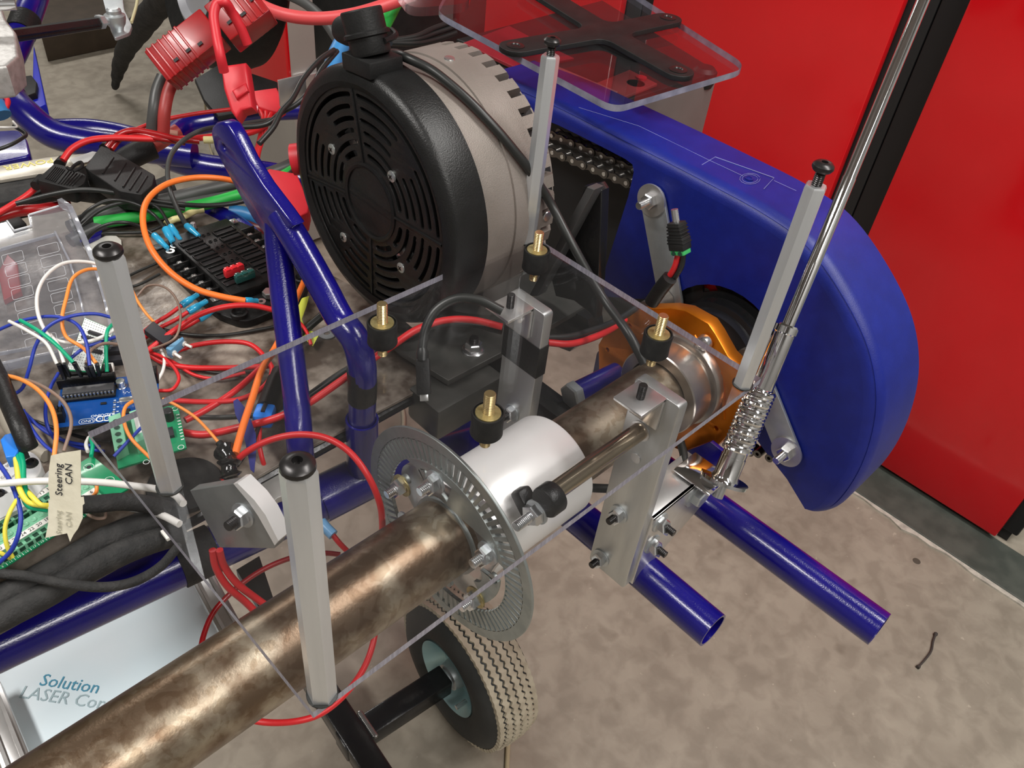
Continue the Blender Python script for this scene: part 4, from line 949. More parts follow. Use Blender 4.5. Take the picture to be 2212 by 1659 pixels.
o_ = mk('white_print', pr, WPRINT, t, smooth=False); o_['kind'] = 'stuff'

# little sensor module with nylon spacers
t = thing('sensor_module', 'small blue module in black plugs with white nylon spacers, right of the left post', 'module', tuple(Zp(350, 730, -.1)))
bm = nb(); prism(bm, [Zp(*q, -.086) for q in ((311, 712), (331, 693), (373, 726), (356, 744))], (0, 0, -.006), .0003); mk('plug_row', bm, INK, t)
bm = nb(); prism(bm, [Zp(*q, -.088) for q in ((358, 752), (362, 748), (394, 727), (397, 731), (368, 757))], (0, 0, -.008), .0002); mk('module_board', bm, mat('pale_blue_board', (.12, .30, .48), .4), t)
for a, b in (((385, 737), (414, 750)), ((364, 755), (391, 773))):
    A_, B_ = Zp(*a, -.092), Zp(*b, -.094); bm = nb(); cyl(bm, A_, A_.lerp(B_, .5), .0024, seg=8); cyl(bm, A_.lerp(B_, .5), B_, .0012, seg=10); mk('nylon_spacer', bm, NYLON, t)

# clear lid
LID = clear_mat('clear_lid_plastic', (.90, .91, .93), 1.5, .05, haze=.05, hcol=(.9, .92, 1)); LIDE = mat('frosted_lid_edge', (.62, .64, .68), .25)
LIDR = clear_mat('clear_lid_rim', (.74, .76, .80), 1.5, .08, haze=.16, hcol=(.9, .92, 1))
t = thing('clear_lid', 'clear plastic box lid with rows of outlined label fields, left edge', 'lid', tuple(Zp(110, 620, -.095)))
LZ = -.082
def LP(x, y, z=LZ): return Zp(x, y, z)
lid = [(-60, 497), (14, 479), (30, 501), (70, 490), (64, 466), (128, 447), (150, 462), (208, 600), (244, 742), (238, 752), (120, 778), (20, 800), (-60, 815)]
bm = nb(); prism(bm, [LP(*q) for q in lid], (0, 0, -.0012)); mk('lid_panel', bm, LID, t)
def rim(path, h=.006, w=.0022, m=LIDR, nm='lid_rim'):
    P = [LP(*q) for q in path]; bm = nb()
    for a, b in zip(P, P[1:]):
        d = (b - a).normalized(); n = V(0, 0, 1).cross(d) * w; prism(bm, [a, b, b + n, a + n], (0, 0, h), .0002)
    mk(nm, bm, m, t)
rim([(14, 479), (30, 501), (70, 490), (64, 466), (128, 447)], .0015, .0014, LIDE, 'notched_edge')
rim([(128, 447), (150, 462), (180, 530), (208, 600), (228, 668), (244, 742)], .008, .0045)
rim([(118, 505), (150, 570), (172, 650), (188, 715)], .003, .0016)
rim([(-60, 560), (0, 544), (120, 510)], .003, .0014); rim([(-60, 780), (60, 758), (190, 722)], .003, .0014); rim([(-60, 815), (20, 800), (120, 778), (244, 748)], .007, .003)
bm = nb()
def loop(q):
    P = rounded([LP(*a) + V(0, 0, .0003) for a in q], .0022, 3); sweep(bm, P + [P[0]], .00018, 4)
for k in range(7):
    x = 3 + 6.9 * k; y = 553 - .6 * k + 25.6 * k; loop([(x, y), (x + 45, y - 12), (x + 50, y + 9), (x + 5, y + 21)])
for k in range(6):
    x = 80 + 7.2 * k; y = 534 + 25.6 * k; loop([(x, y), (x + 44, y - 11), (x + 49, y + 9), (x + 5, y + 20)])
loop([(53, 735), (120, 718), (125, 738), (58, 756)])
o_ = mk('field_outlines', bm, LIDE, t); o_['kind'] = 'stuff'
# things seen through the lid
bm = nb(); prism(bm, [Zp(*q, -.109) for q in ((0, 600), (20, 560), (42, 580), (50, 640), (12, 660))], (0, 0, .006), .001); top('red_clip', bm, REDD, 'dark red plastic piece lying under the clear lid', 'plastic piece')
# white card behind the left post
bm = nb(); prism(bm, [Zp(*q, -.1088) for q in ((180, 535), (243, 503), (262, 520), (268, 600), (196, 560))], (0, 0, .0006)); top('paper_scrap', bm, mat('off_white_paper', (.50, .49, .44), .8), 'pale card scrap lying behind the top of the left hex post', 'card')
bm = nb(); P = rounded([Zp(*q, -.104) for q in ((166, 470), (200, 470), (222, 496), (216, 508), (178, 525), (150, 500))], .006, 4); prism(bm, P, (0, 0, -.004), .0006); tb_ = top('mounting_tab', bm, BLUE, 'blue flat mounting tab with a hole behind the clear lid', 'bracket')
bm = nb(); lathe(bm, Zp(183, 497, -.1038), (0, 0, 1), [(0, 0), (.0026, 0), (.0026, .0003), (0, .0003)], 18); mk('tab_hole', bm, INK, tb_)
# big black grommet disc under the sheet
bm = nb(); lathe(bm, Zp(400, 1052, -.1095), (0, 0, 1), [(0, 0), (.0255, 0), (.0260, .002), (.025, .004), (0, .005)], 48); top('rubber_pad', bm, RUBBER, 'black round rubber pad under the left hex post', 'pad')
# ------------------------------------------------------------------ wires
def W_(label, m, r, pts, cat='wire', name='wire', n=7, seg=8, group=None):
    """pts: (x, y, height in mm on the plane the wire crosses there)"""
    P = [Zp(x, y, z / 1000) if not isinstance(x, Vector) else x for x, y, z in pts]
    bm = nb(); sweep(bm, spline(P, n), r, seg); return top(name, bm, m, label, cat, group, ang=60)
def crimp(par_label, a, b, z0, z1, m=CRIMP, r=.0032, ring=True):
    A_, B_ = Zp(*a, z0 / 1000), Zp(*b, z1 / 1000); d = (B_ - A_)
    t = thing('crimp_terminal', par_label, 'terminal', tuple(A_), 'insulated crimp terminals')
    bm = nb(); lathe(bm, A_, d, [(0, 0), (r * .8, 0), (r, .001), (r, d.length * .5), (r * .78, d.length * .58), (r * .72, d.length * .92), (0, d.length)], 16); mk('crimp_sleeve', bm, m, t)
    if ring: bm = nb(); lathe(bm, B_ + d.normalized() * .003 + V(0, 0, -.001), (0, 0, 1), [(.0018, 0), (.0040, 0), (.0040, .0009), (.0018, .0009), (.0018, 0)], 16); mk('ring_tongue', bm, SILV, t)
    return t
# around the fuse block
W_('thick orange wire looping from the fuse block stud to behind the blue stay', ORG, .0028, [(530, 650, -86), (480, 641, -82), (425, 625, -78), (370, 590, -70), (328, 540, -60), (309, 480, -52), (320, 430, -50), (360, 398, -50), (420, 384, -54), (480, 386, -60), (530, 398, -70), (570, 412, -78)])
crimp('teal blue crimp at the end of the thick orange wire', (528, 650), (558, 650), -86, -92)
W_('thick orange wire hanging down behind the blue brace tube to the black taped joint', ORG, .0028, [(660, 600, -95), (634, 660, -88), (598, 745, -82), (565, 800, -76), (545, 860, -74), (525, 920, -74), (508, 980, -78)])
W_('dark grey wire arching down to the single blue crimp by the ground stud', DGREY, .0024, [(402, 486, -88), (385, 455, -75), (367, 410, -60), (362, 365, -50), (372, 330, -45), (400, 300, -42), (440, 280, -42), (490, 272, -46), (560, 262, -55), (600, 256, -60)])
crimp('blue crimp terminal beside the tall ground stud', (402, 486), (432, 512), -88, -92)
W_('black wire arching over the tray to the leftmost blue crimp', BLK, .0017, [(178, 527, -95), (215, 492, -80), (262, 480, -76), (305, 490, -84), (333, 508, -92)])
crimp('leftmost of the three close blue crimps on the fuse block', (332, 507), (364, 538), -90, -93)
W_('black wire arching over the tray to the middle blue crimp', BLK, .0017, [(165, 483, -90), (190, 455, -76), (235, 433, -70), (290, 440, -78), (330, 462, -88), (357, 495, -92)])
crimp('fat middle one of the three close blue crimps on the fuse block', (358, 494), (375, 526), -90, -93, r=.0040)
W_('black wire dropping to the right one of three close blue crimps', BLK, .0017, [(250, 428, -86), (300, 434, -82), (340, 448, -84), (367, 488, -90)])
crimp('right one of the three close blue crimps on the fuse block', (368, 488), (392, 522), -90, -93)
W_('pale yellow butt splice on a black wire, above the fuse block', YCRIMP, .0034, [(358, 484, -100), (376, 474, -99), (392, 470, -98), (420, 456, -98), (440, 452, -98)], 'splice', 'butt_splice', n=3, seg=12)
W_('black wire leaving the pale yellow splice to the left', BLK, .0017, [(358, 485, -101), (320, 500, -104), (270, 503, -105), (220, 505, -106), (190, 520, -106)])
for lab, a, b, c, d in (('upper of three red wires crimped to the left side of the fuse block', (430, 634), (392, 660), (335, 698), (300, 725)), ('middle of three red wires crimped to the left side of the fuse block', (450, 648), (406, 674), (345, 708), (305, 735)), ('lowest of three red wires crimped to the left side of the fuse block', (470, 664), (430, 690), (370, 720), (310, 762))):
    W_(lab, RED, .0018, [(*b, -98), ((b[0] + c[0]) / 2, (b[1] + c[1]) / 2 + 2, -102), (*c, -104), (*d, -105)])
    crimp('blue crimp sleeve on the ' + lab.split(' wires')[0] + ' wires beside the fuse block', b, a, -98, -96, ring=False)
W_('red wire curving below the fuse block to the black sensor plugs', RED, .0024, [(600, 672, -88), (545, 660, -84), (490, 662, -82), (430, 680, -82), (375, 715, -86), (320, 757, -94)])
W_('long black wire lying on the tray below the fuse block', BLK, .0015, [(325, 705, -107), (400, 722, -107), (480, 724, -107), (560, 712, -107), (620, 700, -107)])
W_('thin black wire running right from the sensor module', BLK, .0012, [(318, 755, -104), (380, 785, -106), (430, 800, -107), (520, 810, -107)])
W_('red wire making the wide flat loop right of the sensor module', RED, .0021, [(370, 762, -100), (420, 746, -98), (490, 738, -96), (540, 744, -96), (575, 775, -98), (588, 800, -98), (570, 835, -98), (520, 862, -98), (440, 868, -96), (356, 864, -94)])
W_('red wire lying below the wide flat red loop', RED, .0023, [(318, 762, -102), (350, 782, -103), (400, 793, -104), (470, 795, -104), (540, 793, -103), (585, 790, -102)])
W_('red wire running diagonally from the relay board to the blue brace', RED, .0026, [(400, 908, -98), (440, 888, -98), (500, 850, -98), (545, 812, -98), (585, 770, -98), (600, 745, -98)])
W_('thin red wire making a small loop right of the left post', RED, .0014, [(322, 760, -98), (352, 772, -96), (380, 800, -94), (386, 822, -94), (370, 842, -94), (342, 844, -94)])
W_('thin red wire crossing the tray to the clear sheet edge', RED, .0014, [(326, 765, -104), (370, 780, -105), (420, 810, -106), (470, 818, -106), (530, 805, -105)])
W_('long thick red wire from the relay board under the dampers to the tape band', RED, .0029, [(392, 934, -100), (440, 939, -98), (514, 924, -94), (590, 905, -86), (654, 878, -78), (736, 823, -66), (790, 785, -58), (850, 745, -50), (900, 712, -45), (960, 692, -42), (1020, 691, -42), (1085, 706, -45)])
W_('thick black wire beside the long red one left of the tape band', BLK, .0026, [(600, 898, -96), (653, 864, -86), (734, 808, -74), (800, 770, -66), (870, 735, -60), (940, 704, -56), (1010, 700, -54), (1085, 716, -54)])
W_('thick red wire from the tape band rightward toward the orange carrier', RED, .0029, [(1183, 740, -52), (1230, 743, -56), (1280, 730, -62), (1325, 708, -68), (1350, 690, -70)])
W_('thick black wire from the tape band above the red one', BLK, .0029, [(1183, 729, -50), (1230, 727, -54), (1280, 713, -60), (1330, 694, -66), (1375, 665, -68)])
W_('white wire hanging below the sensor module', WHT, .0013, [(340, 742, -98), (354, 770, -96), (352, 800, -96), (337, 828, -98)])
W_('thin brown wire making a round loop above the sensor module', BRN, .0010, [(296, 640, -86), (318, 618, -80), (350, 618, -76), (380, 645, -74), (390, 690, -76), (378, 730, -80), (340, 750, -90), (318, 755, -95)])
W_('thin orange wire entering the sensor plugs from the left post', ORG2, .0012, [(286, 628, -78), (300, 655, -80), (318, 680, -84), (333, 696, -88)])
W_('thin dark wire crossing behind the left post, upper', BLK, .0013, [(235, 620, -102), (290, 590, -104), (340, 568, -106)])
W_('thin dark wire crossing behind the left post, lower', BLK, .0013, [(225, 625, -104), (290, 618, -105), (345, 592, -107)])
W_('grey wire lying on the tray under the red diagonals', DGREY, .0018, [(405, 900, -108), (470, 901, -108), (540, 897, -108), (610, 890, -108)])
# wires at the sheet corner and the taped joint
W_('thin orange wire from the left post to the black taped joint', ORG2, .0012, [(352, 862, -80), (380, 875, -80), (420, 900, -80), (450, 930, -80), (474, 958, -82)])
W_('thin orange wire looping over the green terminals under the sheet corner', ORG2, .0013, [(292, 864, -70), (272, 878, -66), (267, 905, -64), (282, 945, -66), (325, 990, -74)])
W_('thin blue wire crossing the green terminals under the sheet corner', NAVY, .0012, [(305, 924, -70), (280, 950, -70), (246, 986, -74)])
t = thing('taped_joint', 'lump of shiny black electrical tape joining orange and red wires', 'tape', tuple(Zp(498, 1010, -.095)))
bm = nb(); P = spline([Zp(484, 972, -.080), Zp(494, 990, -.080), Zp(495, 1015, -.084), Zp(500, 1035, -.088)], 6); sweep(bm, P, .0075, 14, rfun=lambda u: .0062 + .0014 * math.sin(u * 17) + .0008 * math.sin(u * 31)); mk('tape_lump', bm, mat('glossy_black_tape', (.01, .01, .01), .15, coat=.5, bump=.8, bscale=120), t)
bm = nb(); cyl(bm, Zp(474, 957, -.081), Zp(486, 975, -.081), .0026, seg=12); mk('shrink_tube', bm, BPLASM, t)
bm = nb(); P = [Zp(*q, -.082) for q in ((504, 868), (513, 862), (528, 880), (543, 910), (553, 940), (553, 985), (549, 1022), (541, 1015), (533, 970), (524, 930), (508, 895))]; prism(bm, P, (0, 0, .0006)); top('blue_ribbon', bm, mat('dark_blue_tape', (.02, .025, .16), .55), 'dark blue strip of tape hanging beside the thick orange wire', 'tape')
t = thing('round_connector', 'black round cable connector with a bright blue clip, left of the brace', 'connector', tuple(Zp(590, 850, -.1)))
bm = nb(); A_, B_ = Zp(606, 805, -.098), Zp(576, 885, -.094); lathe(bm, A_, B_ - A_, [(0, 0), (.0072, 0), (.0072, .010), (.0082, .011), (.0082, (B_ - A_).length), (0, (B_ - A_).length)], 24); mk('connector_body', bm, BPLASM, t)
bm = nb(); d = (B_ - A_).normalized(); box(bm, B_ + d * .007, (.018, .015, .012), M3(d, V(0, 0, 1).cross(d)), .003); cp_ = mk('blue_clip', bm, BLUPL, t)
bm = nb(); box(bm, B_ + d * .005 + V(0, 0, .0065), (.010, .003, .002), M3(d, V(0, 0, 1).cross(d)), .0004); mk('clip_slot', bm, INK, cp_)
W_('red wire dropping from the blue clip toward the axle', RED, .0018, [(561, 925, -96), (560, 960, -100), (566, 990, -106), (574, 1015, -115)])
W_('black wire dropping from the blue clip to the taped joint', BLK, .0018, [(560, 918, -94), (548, 950, -92), (530, 980, -90), (512, 1005, -88)])
W_('big red wire loop from the taped joint over the axle and down below it', RED, .0024, [(505, 1000, -86), (535, 975, -76), (580, 952, -68), (640, 939, -62), (700, 945, -60), (750, 972, -62), (790, 1020, -70), (818, 1080, -90), (826, 1130, -115), (822, 1190, -150), (815, 1280, -190), (808, 1380, -215), (785, 1445, -222), (740, 1505, -222), (690, 1543, -220), (640, 1558, -216), (570, 1560, -205), (520, 1548, -200), (470, 1525, -195)])
W_('red wire pair strand nearer the left post hanging down to the axle', RED, .0026, [(459, 1188, -120), (466, 1225, -135), (490, 1265, -150), (530, 1300, -165), (560, 1330, -175)])
W_('red wire pair strand farther right hanging down to the axle', RED, .0026, [(474, 1188, -120), (484, 1222, -135), (512, 1260, -150), (550, 1290, -165), (585, 1315, -175)])
W_('dark red wire bowing from the axle up to the right behind the near post', REDD, .0021, [(432, 1410, -190), (440, 1372, -190), (460, 1325, -188), (500, 1280, -186), (560, 1235, -184), (630, 1205, -184), (700, 1195, -184), (735, 1198, -184)])
W_('short red wire below the pale blue splice by the near post', RED, .0022, [(716, 1152, -150), (735, 1175, -155), (760, 1200, -162)])
W_('pale blue heat shrink splice right of the near post', mat('pale_blue_splice', (.16, .36, .60), .3), .0042, [(694, 1128, -147), (704, 1140, -148), (720, 1156, -150)], 'splice', 'butt_splice', n=4, seg=12)
W_('short red wire end by the taped joint below', RED, .0020, [(494, 1030, -92), (482, 1042, -96), (470, 1052, -100)])
W_('black cable curling under the axle from the steel bar', BLK, .0036, [(1130, 1015, -150), (1200, 1045, -150), (1280, 1054, -146), (1360, 1055, -142), (1430, 1050, -138), (1470, 1028, -134), (1478, 990, -130), (1470, 955, -130)])
# around the blue board
W_('white wire making the large loop over the clear lid', WHT, .0014, [(225, 575, -50), (190, 566, -44), (140, 568, -38), (100, 595, -36), (80, 640, -38), (86, 690, -46), (112, 730, -56), (160, 741, -62), (210, 732, -62), (248, 710, -60), (252, 700, -60)])
W_('white wire arching into the leftmost black jumper plug', WHT, .0013, [(20, 694, -50), (60, 715, -46), (100, 742, -50), (123, 786, -60)])
W_('short white wire into the second black jumper plug', WHT, .0013, [(108, 722, -56), (125, 745, -54), (138, 784, -60)])
W_('thin orange wire looping down over the white perforated board', ORG2, .0014, [(228, 582, -52), (190, 582, -46), (158, 600, -42), (143, 645, -44), (134, 690, -50), (142, 726, -56), (180, 752, -58), (208, 785, -60)])
W_('teal green wire sloping across the lid corner into a black plug', TEAL, .0015, [(44, 692, -52), (85, 716, -48), (125, 748, -52), (158, 783, -60)])
W_('teal green wire standing straight beside the left post', TEAL, .0014, [(246, 698, -60), (232, 715, -58), (229, 755, -66), (231, 803, -78)])
W_('dark blue wire arching over the lid and down the left side', NAVY, .0013, [(242, 686, -52), (205, 678, -46), (150, 684, -42), (105, 705, -46), (78, 745, -56), (62, 800, -70), (45, 842, -84), (0, 862, -92)])
W_('dark blue wire from the left edge into a black jumper plug', NAVY, .0013, [(-20, 720, -64), (50, 692, -52), (120, 684, -46), (165, 700, -46), (185, 735, -50), (194, 790, -60)])
W_('dark blue wire running straight across the perforated board', NAVY, .0013, [(150, 776, -70), (185, 750, -66), (220, 738, -66), (252, 727, -68)])
W_('brown wire arching over the perforated board into a black plug', BRN, .0012, [(258, 744, -66), (225, 742, -60), (198, 755, -58), (186, 785, -60)])
W_('dark blue wire bowing down the left side of the blue board', NAVY, .0013, [(126, 806, -84), (108, 840, -84), (98, 890, -84), (104, 925, -88), (118, 948, -96)])
W_('thin orange wire arching down into the cream tape flag', ORG2, .0015, [(-10, 808, -60), (40, 818, -52), (85, 845, -46), (113, 885, -44), (122, 930, -46), (117, 985, -52)])
W_('brown wire arching down into the cream tape flag', BRN, .0012, [(-10, 822, -62), (50, 820, -54), (105, 842, -46), (142, 875, -44), (154, 915, -46), (138, 975, -52)])
for k, (lab, pts) in enumerate((('dark blue wire, upper one left of the blue board', [(50, 886, -96), (68, 925, -98), (95, 960, -100), (120, 980, -100)]), ('dark blue wire, middle one passing under the blue board', [(52, 890, -100), (95, 930, -102), (150, 955, -102), (215, 965, -100)]), ('dark blue wire, lower one curving under the blue board edge', [(60, 905, -103), (110, 935, -104), (165, 965, -104), (225, 975, -102)]), ('black wire passing under the blue board beside the dark blue wires', [(50, 900, -106), (110, 922, -106), (180, 945, -106), (240, 955, -106)]))):
    W_(lab, BLK if k == 3 else NAVY, .0013, pts)
W_('short teal wire rising from the terminal board corner', TEAL, .0014, [(197, 985, -82), (200, 965, -84), (196, 945, -90)])
W_('short white wire bend beside the terminal board corner', WHT, .0014, [(190, 975, -86), (186, 960, -90), (192, 945, -94)])
W_('pale grey cable lying at the far left of the tray', mat('grey_cable', (.30, .27, .22), .5), .0050, [(-10, 830, -104), (5, 870, -104), (20, 920, -104), (60, 965, -104), (100, 985, -104)])
# left bottom: blue plug, steering cable flag
t = thing('blue_plug', 'bright blue screw plug at the left edge with green and yellow wires', 'connector', tuple(Zp(20, 965, -.07)))
bm = nb(); prism(bm, [Zp(*q, -.058) for q in ((0, 950), (10, 938), (38, 931), (46, 962), (32, 985), (12, 988))], (0, 0, -.010), .0008); mk('plug_body', bm, BLUPL, t)
bm = nb(); prism(bm, [Zp(*q, -.060) for q in ((26, 962), (48, 956), (60, 975), (40, 984))], (0, 0, -.006), .0004); mk('wire_entry', bm, INNER, t)
W_('fat black taped cable ending in the bright blue plug', TAPE, .0060, [(-20, 780, -60), (4, 830, -54), (22, 875, -50), (42, 920, -50), (56, 955, -56), (62, 968, -60)], 'cable', 'taped_cable', seg=14)
W_('teal green wire from the blue plug to the cream flag, right strand', TEAL, .0017, [(44, 974, -62), (50, 1005, -56), (52, 1045, -54), (66, 1085, -58), (106, 1098, -62)])
W_('teal green wire from the blue plug to the cream flag, left strand', TEAL, .0016, [(36, 978, -62), (44, 1010, -56), (47, 1050, -54), (60, 1092, -60), (104, 1102, -63)])
W_('yellow wire from the blue plug to the cream flag', YEL, .0017, [(33, 984, -62), (38, 1020, -54), (44, 1060, -52), (62, 1085, -56), (106, 1094, -60)])
W_('yellow wire with a short bow above the other yellow one', YEL, .0016, [(56, 1058, -58), (72, 1075, -54), (88, 1090, -56), (106, 1092, -60)])
W_('yellow wire bowing down into the lower row of terminals', YEL, .0013, [(40, 1074, -56), (22, 1105, -56), (11, 1140, -62), (14, 1175, -70), (27, 1204, -80)])
W_('short yellow wire at the left edge into the lower terminals', YEL, .0013, [(-10, 1190, -72), (8, 1198, -76), (22, 1206, -82)])
W_('blue wire crossing the terminal board at the left edge', NAVY, .0014, [(-5, 998, -56), (18, 1032, -56), (38, 1080, -56), (45, 1120, -60), (38, 1160, -66), (22, 1192, -74), (-5, 1218, -80)])
W_('white cable running from the left edge through the tape flag under the sheet', WHT, .0022, [(-10, 1046, -48), (60, 1040, -48), (140, 1039, -46), (220, 1042, -42), (290, 1050, -32), (345, 1058, -22), (380, 1070, -16), (396, 1088, -14)], 'cable', 'cable')
W_('white flat strap under the sheet below the white cable', WHT, .0026, [(285, 1098, -98), (320, 1103, -96), (355, 1115, -94), (388, 1132, -92)], 'strap', 'strap')
W_('short thin orange wire hook on the terminal board', ORG2, .0012, [(203, 1040, -70), (209, 1050, -68), (208, 1062, -70), (202, 1070, -75)])
W_('short brown and white wire end below the terminal board', BRN, .0011, [(190, 1112, -84), (210, 1120, -84), (226, 1118, -84), (228, 1106, -84)])
t = thing('cable_flag', 'cream masking tape flag with handwriting around the white cable', 'label', tuple(Zp(140, 1080, -.06)))
def FL(x, y): return Dp(x, y, .405 + (y - 1080) * .00008)
th = RF * .0004
def flag(q, nm, wob=0):
    bm = nb(); prism(bm, [FL(*a) for a in q], th); return mk(nm, bm, TAPEW, t, smooth=False)
fu = flag([(110, 984), (135, 978), (174, 972), (174, 1076), (108, 1080), (104, 1050), (106, 1010)], 'upper_flap')
flag([(104, 1079), (180, 1073), (182, 1088), (176, 1094), (106, 1096)], 'fold')
lw = flag([(104, 1095), (178, 1092), (178, 1120), (168, 1142), (158, 1156), (151, 1170), (145, 1152), (98, 1162), (104, 1130)], 'lower_flap')
vU = (FL(120, 1000) - FL(122, 1070)).normalized(); vN = -RF
pr = nb(); merge(pr, text_bm('Steering', .0052, FL(128, 1036) - RF * .0003, vU, vN, .0001)); merge(pr, text_bm('CAN', .0052, FL(150, 1024) - RF * .0003, vU, vN, .0001)); mk('handwriting', pr, INK, fu, smooth=False)
pr = nb(); merge(pr, text_bm('Steering', .0040, FL(128, 1128) - RF * .0003, vU, vN, .0001)); merge(pr, text_bm('CAN', .0040, FL(150, 1122) - RF * .0003, vU, vN, .0001)); mk('show_through_writing', pr, mat('ghost_ink', (.45, .43, .34), .7), lw, smooth=False)
# black looms along the tray edge
CLOTH = mat('black_cloth_sleeve', (.018, .018, .018), .8, 0, (.035, .034, .033), 90, .8, 500)
W_('black cloth taped loom leaving the cream flag to the right', CLOTH, .0058, [(176, 1090, -72), (215, 1088, -72), (260, 1084, -76), (310, 1088, -84), (360, 1100, -96)], 'cable', 'taped_loom', seg=14)
W_('wide black cloth loom along the tray edge at the lower left', CLOTH, .0085, [(-60, 1322, -104), (40, 1272, -102), (140, 1216, -100), (240, 1160, -100), (320, 1128, -102), (390, 1105, -108)], 'cable', 'cloth_loom', seg=18)
W_('second black cloth loom, nearer and lower, along the tray edge', CLOTH, .0085, [(-80, 1370, -108), (20, 1325, -106), (110, 1278, -104), (200, 1225, -104), (300, 1178, -106), (390, 1150, -116)], 'cable', 'cloth_loom', seg=18)
W_('thin braided black loom sagging in front of the blue rail', CLOTH, .0031, [(-30, 1235, -88), (60, 1245, -88), (150, 1262, -90), (230, 1268, -92), (290, 1256, -96), (345, 1225, -100), (385, 1180, -106)], 'cable', 'braided_loom', seg=12)
t = thing('rail_strap', 'wide black hook-and-loop strap wrapped around the blue rail', 'strap', tuple(Zp(405, 1220, -.2)))
a, b = ra.lerp(rb, .50), ra.lerp(rb, .615)
bm = nb(); sweep(bm, [a, a.lerp(b, .5), b], .0192, 30); mk('strap_wrap', bm, CLOTH, t)
bm = nb(); box(bm, Zp(358, 1156, -.10), (.003, .009, .003), bev=.0005); mk('white_tag', bm, NYLON, t)
# dc plug and its lead by the guard
t = thing('power_plug', 'black ribbed barrel plug with green terminals standing before the blue guard', 'plug', tuple(Xp(1470, 548, .40)))
XP_ = .41
T0, T1 = Xp(1457, 452, XP_), Xp(1471, 548, XP_); d = (T1 - T0).normalized(); sN = V(1, 0, 0); sd = d.cross(sN).normalized()
R_ = M3(sd, sN, d); fac = (T1 - T0).length
def PB(bm, k0, k1, w, h, bev=.0008): box(bm, T0 + d * fac * (k0 + k1) / 2, (w, h, fac * (k1 - k0)), R_, bev)
bm = nb(); PB(bm, .28, .62, .0110, .0100); PB(bm, .60, .90, .0138, .0110); b_ = mk('plug_body', bm, BPLASM, t)
for k in range(6): bm = nb(); PB(bm, .34 + .075 * k, .375 + .075 * k, .0118 + .0007 * k, .0110, .0003); mk('grip_rib', bm, BPLASM, b_)
bm = nb(); lathe(bm, T0, d, [(.0012, .002), (.0012, 0), (.0027, 0), (.0027, .011), (0, .011)], 20); mk('barrel', bm, BOLT, t)
bm = nb(); PB(bm, .89, 1.0, .0120, .0095, .0003); g_ = mk('green_terminal', bm, mat('bright_green_terminal', (.05, .42, .12), .4), t)
for e in (-1, 1): bm = nb(); cyl(bm, T0 + d * fac * .955 + sd * .003 * e - sN * .0049, T0 + d * fac * .955 + sd * .003 * e - sN * .0055, .0018, seg=12); mk('clamp_screw', bm, DTERM, g_)
def WX(label, m, r, pts): 
    bm = nb(); sweep(bm, spline([Xp(x, y, xx) for x, y, xx in pts], 7), r, 10); return top('wire', bm, m, label, 'wire', ang=60)
WX('short red lead under the barrel plug', RED, .0023, [(1465, 548, .410), (1458, 575, .410), (1446, 596, .410), (1438, 606, .410)])
WX('short black lead under the barrel plug', BLK, .0023, [(1476, 548, .412), (1472, 575, .412), (1456, 600, .412), (1444, 612, .412)])
bm = nb(); sweep(bm, spline([Xp(1447, 600, .408), Xp(1430, 620, .408), Xp(1408, 652, .41)], 5), .0060, 16); top('heat_shrink', bm, BPLASM, 'black heat shrink sleeve on the barrel plug leads', 'sleeve')
# micro plug hanging under the sheet
t = thing('data_plug', 'black data plug hanging under the sheet beside the flange nut', 'plug', tuple(Zp(915, 860, -.1)))
bm = nb(); DD = .60
P = [Dp(x, y, DD) for x, y in ((1085, 672), (1035, 648), (985, 645), (940, 672), (918, 715), (912, 755))]; sweep(bm, spline(P, 7), .0034, 12); mk('lead', bm, BLK, t)
A_, B_ = Dp(912, 752, DD), Dp(916, 850, DD); d = (B_ - A_).normalized(); R_ = M3(RX, RF.cross(RX), None) if False else M3(d, RX)
bm = nb(); lathe(bm, A_, d, [(0, 0), (.0034, 0), (.0044, .003), (.0044, .009), (0, .009)], 20); mk('strain_relief', bm, BLK, t)
bm = nb(); box(bm, A_.lerp(B_, .5) + d * .004, ((B_ - A_).length * .8, .0100, .006), R_, .001); mk('plug_body', bm, BPLASM, t)
bm = nb(); box(bm, B_ + d * .002, (.007, .006, .0025), R_, .0004); mk('plug_tip', bm, SILV, t)
# ------------------------------------------------------------------ cables around the motor
def MC(px, py, r):
    """point of the picture ray on a cylinder of radius r about the motor axis"""
    d = ray(px, py); a = d.y ** 2 + d.z ** 2; oy, oz = CAM.y - MY, CAM.z - MZ; b = oy * d.y + oz * d.z; c = oy * oy + oz * oz - r * r
    disc = b * b - a * c; s = (-b - math.sqrt(max(0, disc))) / a; return CAM + d * s
P = [Dp(838, 118, .70), MC(872, 122, R2 + .0085), MC(930, 150, R2 + .0068), MC(970, 180, R2 + .0058), MC(1010, 215, R2 + .0055), MC(1045, 250, R2 + .0055), MC(1080, 288, R2 + .0055), MC(1110, 324, R2 + .0055), MC(1140, 362, R2 + .0055), MC(1190, 440, R2 + .008), Dp(1232, 520, .66), Zp(1300, 640, -.020), Zp(1360, 725, -.030), Zp(1392, 785, -.045)]
bm = nb(); sweep(bm, spline(P, 8), .0036, 14); top('motor_cable', bm, BLK, 'black cable lying diagonally over the grey motor casing and under the sheet', 'cable', ang=60)
def WD(label, m, r, pts, cat='cable', name='cable', n=7, seg=14):
    bm = nb(); sweep(bm, spline([Dp(*p) for p in pts], n), r, seg); return top(name, bm, m, label, cat, ang=60)
REDSOFT = mat('red_battery_cable', (.66, .075, .08), .45)
HOSE = mat('grey_hose', (.07, .072, .07), .4); BLUH = mat('light_blue_hose', (.04, .22, .50), .4)
